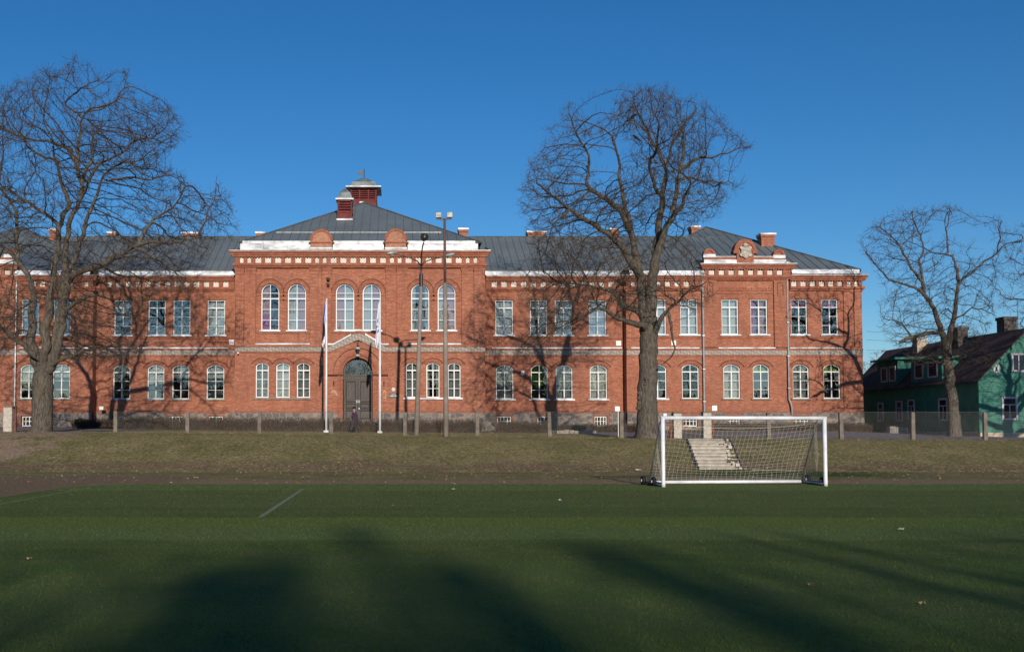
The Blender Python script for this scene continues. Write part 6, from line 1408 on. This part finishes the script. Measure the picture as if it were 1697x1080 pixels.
while x < WX(985, 59.2, 710): wv = rg.uniform(0.3, 0.6); q.box(x, x + wv - 0.02, 59.0, 59.3, gz(x, 59.1) - 0.1, gz(x, 59.1) + rg.uniform(0.16, 0.24)); x += wv
solo(q, 'stone_edging', M['granite'], 'low rough stone edging in front of the lower hedge left of the right oak', 'edging')
q = MB(); x = WX(1472, 63, 705)
while x < WX(1499, 63, 705): wv = rg.uniform(0.25, 0.5); q.box(x, x + wv - 0.02, 62.8, 63.2, gz(x, 63) - 0.1, gz(x, 63) + rg.uniform(0.42, 0.5)); x += wv
solo(q, 'low_stone_wall', M['granite'], 'short low stone wall end between the school corner and the green house', 'wall')

# ------------------------------------------------------------------ green house
HX = 36.0; HY0 = 60.0; HY1 = 77.0; HXR = 38.96; HXE = 41.92
gh = thing('green_house', ((HX + HXE) / 2, (HY0 + HY1) / 2, 1.3), 'green clapboard wooden house with brown roof and wall dormers at the right edge', 'house')
ze = WZ(626, HY0); zrg = 1.76 + 165 * 60 / 1600.0
q = MB()
q.add([(HX, HY0, 1.55), (HXE, HY0, 1.55), (HXE, HY0, ze), (HXR, HY0, zrg - 0.12), (HX, HY0, ze)], [(0, 1, 2, 3, 4)])
q.add([(HX, HY0, 1.55), (HX, HY1, 1.55), (HX, HY1, ze), (HX, HY0, ze)], [(0, 1, 2, 3)]); q.add([(HXE, HY0, 1.55), (HXE, HY1, 1.55), (HXE, HY1, ze), (HXE, HY0, ze)], [(0, 1, 2, 3)])
q.add([(HX, HY1, 1.55), (HXE, HY1, 1.55), (HXE, HY1, ze), (HXR, HY1, zrg - 0.12), (HX, HY1, ze)], [(0, 1, 2, 3, 4)])
q.build('wall', M['clap'], gh)
q = MB(); q.box(HX - 0.04, HXE + 0.04, HY0 - 0.04, HY1 + 0.04, 0.8, 1.62); q.build('foundation', M['cream_brick'], gh)
q = MB()
for x, y in ((HX, HY0), (HXE, HY0), (HX, 66.1), (HX, HY1)): q = MB(); q.box(x - 0.09, x + 0.09, y - 0.06, y + 0.10, 1.55, ze); q.build('corner_board', M['green_trim'], gh)
q = MB()
q.box(HX - 0.05, HXE + 0.05, HY0 - 0.045, HY0 + 0.03, 1.56, 1.74); q.build('base_board', M['green_trim'], gh)
for sg_ in (-1, 1):
    xe_ = HX - 0.25 if sg_ < 0 else HXE + 0.25; zz = ze - 0.25
    q = MB(); q.hexa([(xe_, HY0 - 0.30, zz - 0.16), (HXR, HY0 - 0.30, zrg - 0.16), (HXR, HY0 - 0.25, zrg - 0.16), (xe_, HY0 - 0.25, zz - 0.16), (xe_, HY0 - 0.30, zz + 0.0), (HXR, HY0 - 0.30, zrg), (HXR, HY0 - 0.25, zrg), (xe_, HY0 - 0.25, zz)]); q.build('barge_board', M['green_trim'], gh)
q = MB()
for sg_ in (-1, 1):
    xe_ = HX - 0.30 if sg_ < 0 else HXE + 0.30; zz = ze - 0.27
    q.hexa([(xe_, HY0 - 0.34, zz), (HXR, HY0 - 0.34, zrg + 0.03), (HXR, HY1 + 0.3, zrg + 0.03), (xe_, HY1 + 0.3, zz), (xe_, HY0 - 0.34, zz + 0.08), (HXR, HY0 - 0.34, zrg + 0.12), (HXR, HY1 + 0.3, zrg + 0.12), (xe_, HY1 + 0.3, zz + 0.08)])
rf = q.build('roof', M['brown_roof'], gh)
for y0, y1, zt_, ov in ((64.1, 67.96, 6.5, 0.25), (69.8, 72.8, 6.85, 0.3)):
    xi = HX + (zt_ - ze) * (HXR - HX) / (zrg - ze)
    q = MB(); q.hexa([(HX - 0.012, y0, ze - 0.6), (xi + 0.3, y0, ze - 0.6), (xi + 0.3, y1, ze - 0.6), (HX - 0.012, y1, ze - 0.6), (HX - 0.012, y0, zt_), (xi + 0.3, y0, zt_ + 0.1), (xi + 0.3, y1, zt_ + 0.1), (HX - 0.012, y1, zt_)])
    dm = q.build('dormer', M['clap'], gh)
    q = MB(); q.hexa([(HX - 0.35, y0 - ov, zt_), (xi + 0.5, y0 - ov, zt_ + 0.12), (xi + 0.5, y1 + ov, zt_ + 0.12), (HX - 0.35, y1 + ov, zt_), (HX - 0.35, y0 - ov, zt_ + 0.08), (xi + 0.5, y0 - ov, zt_ + 0.2), (xi + 0.5, y1 + ov, zt_ + 0.2), (HX - 0.35, y1 + ov, zt_ + 0.08)]); q.build('dormer_roof', M['brown_roof'], dm)
    q = MB(); q.box(HX - 0.37, HX - 0.34, y0 - ov, y1 + ov, zt_ - 0.06, zt_ + 0.09); q.box(HX - 0.35, xi, y0 - ov - 0.03, y0 - ov - 0.002, zt_ - 0.05, zt_ + 0.10); q.build('dormer_fascia', M['green_trim'], dm)
def hwin(axis_, c0, z0, z1, wd, cols=1, tr=0.68, parent=gh):
    q = MB(); g_ = MB()
    def bx(u0, u1, d0, d1, za, zb__, mb_):
        if axis_ == 'y': mb_.box(c0 + u0, c0 + u1, HY0 - d1, HY0 - d0, za, zb__)
        else: mb_.box(HX - d1 - 0.012, HX - d0 - 0.012, c0 + u0, c0 + u1, za, zb__)
    h2 = wd / 2
    for a, b_, za, zb__ in ((-h2 - 0.07, -h2 + 0.05, z0 - 0.06, z1 + 0.07), (h2 - 0.05, h2 + 0.07, z0 - 0.06, z1 + 0.07), (-h2, h2, z1 - 0.05, z1 + 0.07), (-h2, h2, z0 - 0.06, z0 + 0.05)): bx(a, b_, 0.0, 0.06, za, zb__, q)
    for i in range(1, cols + 1): u = -h2 + wd * i / (cols + 1); bx(u - 0.03, u + 0.03, 0.0, 0.05, z0, z1 if cols > 1 else z0 + (z1 - z0) * tr, q)
    if tr: bx(-h2, h2, 0.0, 0.055, z0 + (z1 - z0) * tr - 0.03, z0 + (z1 - z0) * tr + 0.03, q)
    f_ = q.build('window', M['grey_white'], parent); bx(-h2, h2, 0.012, 0.02, z0, z1, g_); g_.build('pane', M['pane_dark'], f_)
k = NT('dark_pane', 0.05, 0.6); k.color((0.018, 0.018, 0.022)); M['pane_dark'] = k.m
hwin('y', WX(1672.8, HY0, 676), WZ(694, HY0), WZ(659, HY0), 0.84)
hwin('y', WX(1650.4, HY0, 611), WZ(616, HY0), WZ(606, HY0), 0.22, 0, 0)
hwin('y', WX(1698, HY0, 600), WZ(614.5, HY0), WZ(587, HY0), 1.55, 3, 0)
for yc, wd, z0, z1 in ((64.0, 0.95, 2.38, 3.75), (69.65, 0.75, 2.38, 3.75), (68.0, 0.75, 2.5, 3.8), (72.35, 0.7, 2.38, 3.7), (66.9, 1.0, 5.3, 6.25), (65.15, 1.05, 5.3, 6.25), (71.7, 0.8, 5.3, 6.3), (70.5, 0.8, 5.3, 6.3)):
    hwin('x', yc, z0, z1, wd, 1, 0.68 if z0 < 4 else 0)
for a, b_, yt, yb, Yc, mt, dp in ((1519, 1536.5, 560, 574, 71.3, 'cream_brick', 0.7), (1586, 1605, 541.5, 563, 66.0, 'sooty', 0.7), (1663, 1686, 524.5, 552, 62.2, 'sooty', 0.8)):
    u, v = WX(a, Yc, yt), WX(b_, Yc, yt); xs0 = HXR - (v - u) / 2; q = MB(); z1 = WZ(yt, Yc)
    q.box(u + 0.04, v - 0.04, Yc, Yc + dp, zrg - 0.9, z1 - 0.12); q.box(u - 0.02, v + 0.02, Yc - 0.05, Yc + dp + 0.05, z1 - 0.2, z1); q.box(u + 0.0, v - 0.0, Yc - 0.03, Yc + dp + 0.03, zrg - 0.1, zrg + 0.12)
    q.build('chimney', M[mt], rf)
q = MB(); p = W(1687, 548, 62.5); q.tube([(p.x, 62.5, p.z - 0.4), (p.x, 62.5, WZ(493, 62.5))], 0.022, 5); q.tube([(p.x - 0.3, 62.5, WZ(497, 62.5)), (p.x + 0.3, 62.5, WZ(497, 62.5))], 0.01, 4); q.build('aerial', M['wire'], rf)

# ------------------------------------------------------------------ power lines
q = MB()
for ya, yb, Yp_ in ((549, 556, 66), (580, 574, 66), (563, 566, 67)):
    pts = []
    for i in range(9):
        s = i / 8; p = W(1436 + 380 * s, ya + (yb - ya) * s + 4 * math.sin(math.pi * s), Yp_); pts.append(p)
    q.tube(pts, 0.010, 3, cap=False)
solo(q, 'power_line', M['iron'], 'thin overhead wires strung between the school corner and the green house', 'wire')

# ------------------------------------------------------------------ person
def person():
    Y = 57.0; s = 1.0; base = W(588, 716, Y); x, z = base.x, gz(base.x, Y); H = 43.5 / F * Y
    t_ = thing('person', (x, Y, z), 'person walking left before the hedge in a long purple coat, dark hat and grey trousers', 'person')
    def skin(name, V, E, Rr, mat, lv=2):
        me = bpy.data.meshes.new(name); me.from_pydata([(v[0] * H, v[1] * H, v[2] * H) for v in V], E, []); o = bpy.data.objects.new(name, me); COL.objects.link(o); o.parent = t_; me.materials.append(mat)
        m1 = o.modifiers.new('s', 'SKIN'); m2 = o.modifiers.new('d', 'SUBSURF'); m2.levels = lv; m2.render_levels = lv
        for i, r in enumerate(Rr): me.skin_vertices[0].data[i].radius = (r[0] * H, r[1] * H) if isinstance(r, tuple) else (r * H, r * H)
        me.skin_vertices[0].data[0].use_root = True; m1.use_smooth_shade = True
        return o
    # facing -x; units of body height
    V = [(0, 0, .50), (0, 0, .62), (-.012, 0, .74), (-.02, 0, .82), (-.028, 0, .865), (-.036, 0, .915), (-.036, 0, .965),
         (-.02, -.10, .80), (-.075, -.12, .66), (-.15, -.11, .545), (-.018, .10, .80), (.05, .12, .66), (.03, .115, .54),
         (-.02, -.05, .48), (-.10, -.05, .27), (-.135, -.05, .12), (-.142, -.05, .09), (.02, .05, .48), (.10, .05, .27), (.165, .05, .15), (.175, .05, .13)]
    E = [(0, 1), (1, 2), (2, 3), (3, 4), (4, 5), (5, 6), (3, 7), (7, 8), (8, 9), (3, 10), (10, 11), (11, 12), (0, 13), (13, 14), (14, 15), (15, 16), (0, 17), (17, 18), (18, 19), (19, 20)]
    Rr = [(.07, .055), (.065, .055), (.075, .055), (.06, .045), .03, .05, .045, .036, .03, .02, .036, .03, .02, .045, .032, .018, .012, .045, .032, .018, .012]
    skin('body', V, E, Rr, M['skin'])
    # trousers, shoes, coat, sleeves
    skin('trousers', [(0, 0, .52), (-.02, -.05, .47), (-.10, -.05, .27), (-.148, -.05, .065), (.02, .05, .47), (.10, .05, .27), (.19, .05, .10)], [(0, 1), (1, 2), (2, 3), (0, 4), (4, 5), (5, 6)], [.078, .072, .060, .046, .072, .060, .046], M['trouser'])
    for sx, sy, sz, tilt in ((-.165, -.05, .018, 0), (.205, .05, .045, 1)):
        skin('shoe', [(sx + .03, sy, sz + .01 + .03 * tilt), (sx - .01, sy, sz), (sx - .065, sy, sz - .004 - .02 * tilt)], [(0, 1), (1, 2)], [(.032, .034), (.034, .030), (.028, .022)], M['shoe'], 1)
    q = MB(); n = 20; prof = [(.315, .016, .142, .118), (.40, .010, .130, .112), (.50, .004, .116, .106), (.60, .0, .106, .098), (.70, -.008, .104, .104), (.78, -.014, .078, .105), (.825, -.02, .052, .075), (.85, -.026, .040, .046)]
    for zz, cx, rx, ry in prof:
        for k_ in range(n): a = 2 * math.pi * k_ / n; f_ = 1 + 0.05 * math.sin(a * 5) * (0.85 - zz); q.v.append(((cx + rx * f_ * math.cos(a)) * H + x, ry * f_ * math.sin(a) * H + Y, zz * H + z))
    for i in range(len(prof) - 1):
        for k_ in range(n): q.f.append((i * n + k_, i * n + (k_ + 1) % n, (i + 1) * n + (k_ + 1) % n, (i + 1) * n + k_))
    q.f += [tuple(range(n)), tuple(range((len(prof) - 1) * n, len(prof) * n))]; q.mi = [0] * len(q.f); q.build('coat', M['coat'], t_, True)
    for V2 in ([(-.02, -.085, .795), (-.075, -.12, .66), (-.142, -.112, .56)], [(-.018, .085, .795), (.05, .12, .66), (.034, .117, .565)]):
        skin('sleeve', V2, [(0, 1), (1, 2)], [.050, .042, .031], M['coat'])
    # hands with four fingers and a thumb
    for hx, hy, hz, dx in ((-.15, -.11, .545, -.55), (.03, .115, .54, -.12)):
        for i in range(5):
            oy = (-.016 + .0085 * i) if i < 4 else .0; L = [.032, .037, .035, .028, .026][i]
            p0 = (hx, hy + oy, hz - .012); ddx = dx if i < 4 else dx - .5
            p1 = (hx + ddx * L * .5, hy + oy * 1.1, hz - .012 - L * .6); p2 = (p1[0] + (ddx - .4) * L * .35, p1[1], p1[2] - L * .45)
            qf = MB(); qf.tube([Vector(p) * H + Vector((x, Y, z)) for p in (p0, p1, p2)], [.0062 * H, .0058 * H, .0045 * H], 6); qf.build('thumb' if i == 4 else 'finger', M['skin'], t_, True)
    # face details, hat, scarf
    q = MB(); hc = Vector((x - .040 * H, Y, z + .925 * H)); q.tube([hc + Vector((-.045 * H, 0, .012 * H)), hc + Vector((-.064 * H, 0, -.010 * H)), hc + Vector((-.048 * H, 0, -.014 * H))], [.006 * H, .011 * H, .008 * H], 6); q.build('nose', M['skin'], t_, True)
    q = MB()
    for sy in (-1, 1): q.lathe((hc.x - .047 * H, Y + sy * .020 * H, hc.z + .008 * H), [(.002, -.004), (.008, 0), (.002, .006)], 8)
    q.tube([hc + Vector((-.046 * H, -.014 * H, -.03 * H)), hc + Vector((-.050 * H, 0, -.031 * H)), hc + Vector((-.046 * H, .014 * H, -.03 * H))], .0035 * H, 5); q.build('eyes_and_mouth', M['hat'], t_)
    q = MB()
    for sy in (-1, 1): q.lathe((hc.x + .006 * H, Y + sy * .050 * H, hc.z - .004 * H), [(.004, -.022), (.014, -.01), (.016, .01), (.005, .024)], 8)
    q.build('ears', M['skin'], t_, True)
    q = MB(); c0 = hc + Vector((.006 * H, 0, -.002 * H)); q.lathe(tuple(c0), [(.058 * H, -.012 * H), (.068 * H, .0), (.069 * H, .02 * H), (.060 * H, .045 * H), (.036 * H, .066 * H), (.006 * H, .073 * H)], 16); q.build('hat', M['hat'], t_, True)
    q = MB(); c0 = Vector((x - .03 * H, Y, z + .865 * H)); q.lathe(tuple(c0), [(.045 * H, -.03 * H), (.056 * H, -.015 * H), (.055 * H, .01 * H), (.040 * H, .022 * H)], 14); q.build('scarf', M['scarf'], t_, True)
person()

# ------------------------------------------------------------------ birds
def bird(px, py, Y, s, lb, face=-1):
    p = W(px, py, Y); q = MB()
    q.tube([p + Vector((face * 0.17, 0, 0.13)) * s, p + Vector((face * 0.12, 0, 0.12)) * s, p + Vector((face * 0.03, 0, 0.04)) * s, p + Vector((-face * 0.10, 0, -0.05)) * s, p + Vector((-face * 0.22, 0, -0.16)) * s, p + Vector((-face * 0.34, 0, -0.24)) * s], [0.03 * s, 0.05 * s, 0.085 * s, 0.08 * s, 0.04 * s, 0.025 * s], 10)
    q.tube([p + Vector((face * 0.19, 0, 0.13)) * s, p + Vector((face * 0.27, 0, 0.115)) * s], [0.018 * s, 0.003 * s], 6)
    for sy in (-0.025, 0.025): q.tube([p + Vector((-0.0, sy, -0.02)) * s, p + Vector((-0.01, sy, -0.13)) * s], 0.008 * s, 4)
    solo(q, 'crow' if s > 0.8 else 'pigeon', M['bird'], lb, 'bird', smooth=True)
bird(1049, 194, 51.0, 1.0, 'black crow perched near the top of the right oak, the upper of two', 1)
bird(1053.5, 228, 50.0, 0.85, 'black crow perched lower in the right oak crown, the lower of two', -1)
bird(806.5, 412.5, YC - 0.3, 0.75, 'dark bird perched on the right corner of the centre cornice', -1)

# ------------------------------------------------------------------ litter, leaves, grass
rg = random.Random(21)
lit_l = ['crumpled white scrap on the turf near the white line end', 'white scrap on the turf left of the goal', 'white scrap on the turf at the right below the goal', 'small tan scrap far right on the shaded turf', 'tan scrap at the left edge of the turf', 'tan scrap on the shaded turf right of the middle']
for (px, py), lb in zip([(750, 811.5), (926, 830), (1492, 878.5), (1525, 1003), (46, 928.5), (1340, 972)], lit_l):
    D = 1600 * EYE / (py - 711); p = W(px, py, D); q = MB(); s_ = 0.05 if py < 900 else 0.018
    for i in range(3): a = i * 2.1 + px; c0 = Vector((p.x + 0.02 * i, D, 0.03)); q.add([c0 + Vector((s_ * math.cos(a), s_ * math.sin(a), 0)), c0 + Vector((s_ * math.cos(a + 1.5), s_ * math.sin(a + 1.5), 0.03)), c0 + Vector((s_ * math.cos(a + 3), s_ * math.sin(a + 3), 0.0)), c0 + Vector((s_ * math.cos(a + 4.6), s_ * math.sin(a + 4.6), 0.025))], [(0, 1, 2, 3)])
    solo(q, 'litter', M['white_paint' if py < 900 else 'leaf'], lb, 'litter')
q = MB(); p = W(1066, 779.5, 38.5); zz = gz(p.x, 40.5) + 0.03; q.tube([(p.x * 1.03 - 0.12, 40.5, zz + 0.03), (p.x * 1.03 + 0.02, 40.5, zz + 0.035), (p.x * 1.03 + 0.06, 40.5, zz + 0.03), (p.x * 1.03 + 0.12, 40.5, zz + 0.03)], [0.035, 0.035, 0.015, 0.015], 8); solo(q, 'plastic_bottle', M['galv'], 'small crushed plastic bottle on the dirt left of the goal', 'bottle')
q = MB()
for i in range(4900):
    if i < 3600: x = rg.uniform(-16, 26); y = rg.gauss(41.6, 1.1) if rg.random() < 0.6 else rg.uniform(31.5, 47)
    elif i < 4700: x = rg.uniform(-22, 30); y = rg.uniform(31, 50)
    else: x = rg.uniform(-9, 16); y = rg.uniform(10, 30)
    if i > 4780: continue
    if y < 30.9 and i < 4700: continue
    z = gz(x, y) + (0.03 if y < 31 else 0.015); a = rg.uniform(0, 6.28); s_ = rg.uniform(0.02, 0.05) * (1.0 if y > 31 else 0.4); t0 = rg.uniform(0.2, 0.9)
    q.add([(x + s_ * math.cos(a), y + s_ * math.sin(a), z), (x - s_ * 0.5 * math.sin(a), y + s_ * 0.5 * math.cos(a), z + s_ * t0), (x - s_ * math.cos(a), y - s_ * math.sin(a), z), (x + s_ * 0.5 * math.sin(a), y - s_ * 0.5 * math.cos(a), z + 0.2 * s_)], [(0, 1, 2, 3)])
tag(q.build('fallen_leaves', M['leaf']), 'dry brown leaves scattered over the bank and the dirt', 'leaves', kind='stuff')
q = MB()
for i in range(60000):
    x = rg.uniform(-24, 32); y = rg.uniform(39.5, 50.5) if rg.random() < 0.8 else rg.uniform(50, 60)
    if (x > 11 and y > 50.8) or (12.6 < x < 16.2 and 40.8 < y < 47.3 and (12.7 + (y - 41.2) * 0.208) < x < (14.6 + (y - 41.2) * 0.23)): continue
    if x < -15 and (y > 51.5 or (y < 49 and rg.random() < 0.8)): continue
    z = gz(x, y); h_ = rg.uniform(0.02, 0.075); a = rg.uniform(0, 6.28); w2 = 0.006; dx, dy = math.cos(a) * w2, math.sin(a) * w2
    q.add([(x - dx, y - dy, z - 0.01), (x + dx, y + dy, z - 0.01), (x + rg.uniform(-0.04, 0.04), y + rg.uniform(-0.04, 0.04), z + h_)], [(0, 1, 2)])
tag(q.build('grass', M['blade']), 'short dry winter grass on the bank and verge', 'grass', kind='stuff')

# wood added behind the viewpoint to block the low yellow sky in the panes
q = MB(); rg = random.Random(51)
for i in range(60000):
    x = rg.uniform(-190, 190); top = 11.5 + 2.5 * math.sin(x * 0.21) + 2.0 * math.sin(x * 0.53 + 1) + 1.2 * math.sin(x * 1.7); z = top * math.sqrt(rg.random()); y = -118 + rg.uniform(-7, 7)
    a = rg.uniform(0, 6.283); L = rg.uniform(0.5, 1.3); d = Vector((math.cos(a) * L, rg.uniform(-0.5, 0.5), abs(math.sin(a)) * L)); e = Vector((-d.z, 0, d.x)) * 0.17
    c0 = Vector((x, y, z)); q.add([c0 - e, c0 + e, c0 + d], [(0, 1, 2)])
tag(q.build('added_woodland', M['twig']), 'brown leafless wood added unseen behind the viewpoint to darken window reflections', 'wood', kind='stuff')
# turf fibres standing up near the camera
q = MB(); rg = random.Random(52)
for i in range(170000):
    y = 7.0 + 23.7 * rg.random() ** 1.5; x = max(-10.0, rg.uniform(-0.46 * y - 0.5, 0.68 * y + 0.5)); h_ = rg.uniform(0.010, 0.024); a = rg.uniform(0, 3.1416); w2 = 0.0035 + 0.00018 * (y - 7); dx, dy = math.cos(a) * w2, math.sin(a) * w2
    q.add([(x - dx, y - dy, 0.02), (x + dx, y + dy, 0.02), (x + rg.uniform(-0.02, 0.02), y + rg.uniform(-0.02, 0.02), 0.022 + h_)], [(0, 1, 2)])
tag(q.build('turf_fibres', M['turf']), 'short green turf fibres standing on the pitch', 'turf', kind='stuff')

# taller dry tussocks at the foot and crest of the bank
q = MB(); rg = random.Random(61)
for i in range(520):
    x = rg.uniform(-22, 31); y = rg.choice((rg.gauss(40.8, 0.9), rg.gauss(49.8, 0.35), rg.uniform(41, 49)))
    if 12.3 < x < 16.5 or y > 50.6 or (x < -15 and rg.random() < 0.8): continue
    for k_ in range(rg.randint(8, 18)):
        a = rg.uniform(0, 6.28); r_ = rg.uniform(0, 0.07); x1, y1 = x + r_ * math.cos(a), y + r_ * math.sin(a); z1 = gz(x1, y1); h_ = rg.uniform(0.07, 0.17)
        q.add([(x1 - 0.006, y1, z1), (x1 + 0.006, y1, z1), (x1 + math.cos(a) * h_ * 0.5, y1 + math.sin(a) * h_ * 0.5, z1 + h_)], [(0, 1, 2)])
tag(q.build('grass_tussocks', M['tussock']), 'taller dry grass tussocks along the foot and crest of the bank', 'grass', kind='stuff')
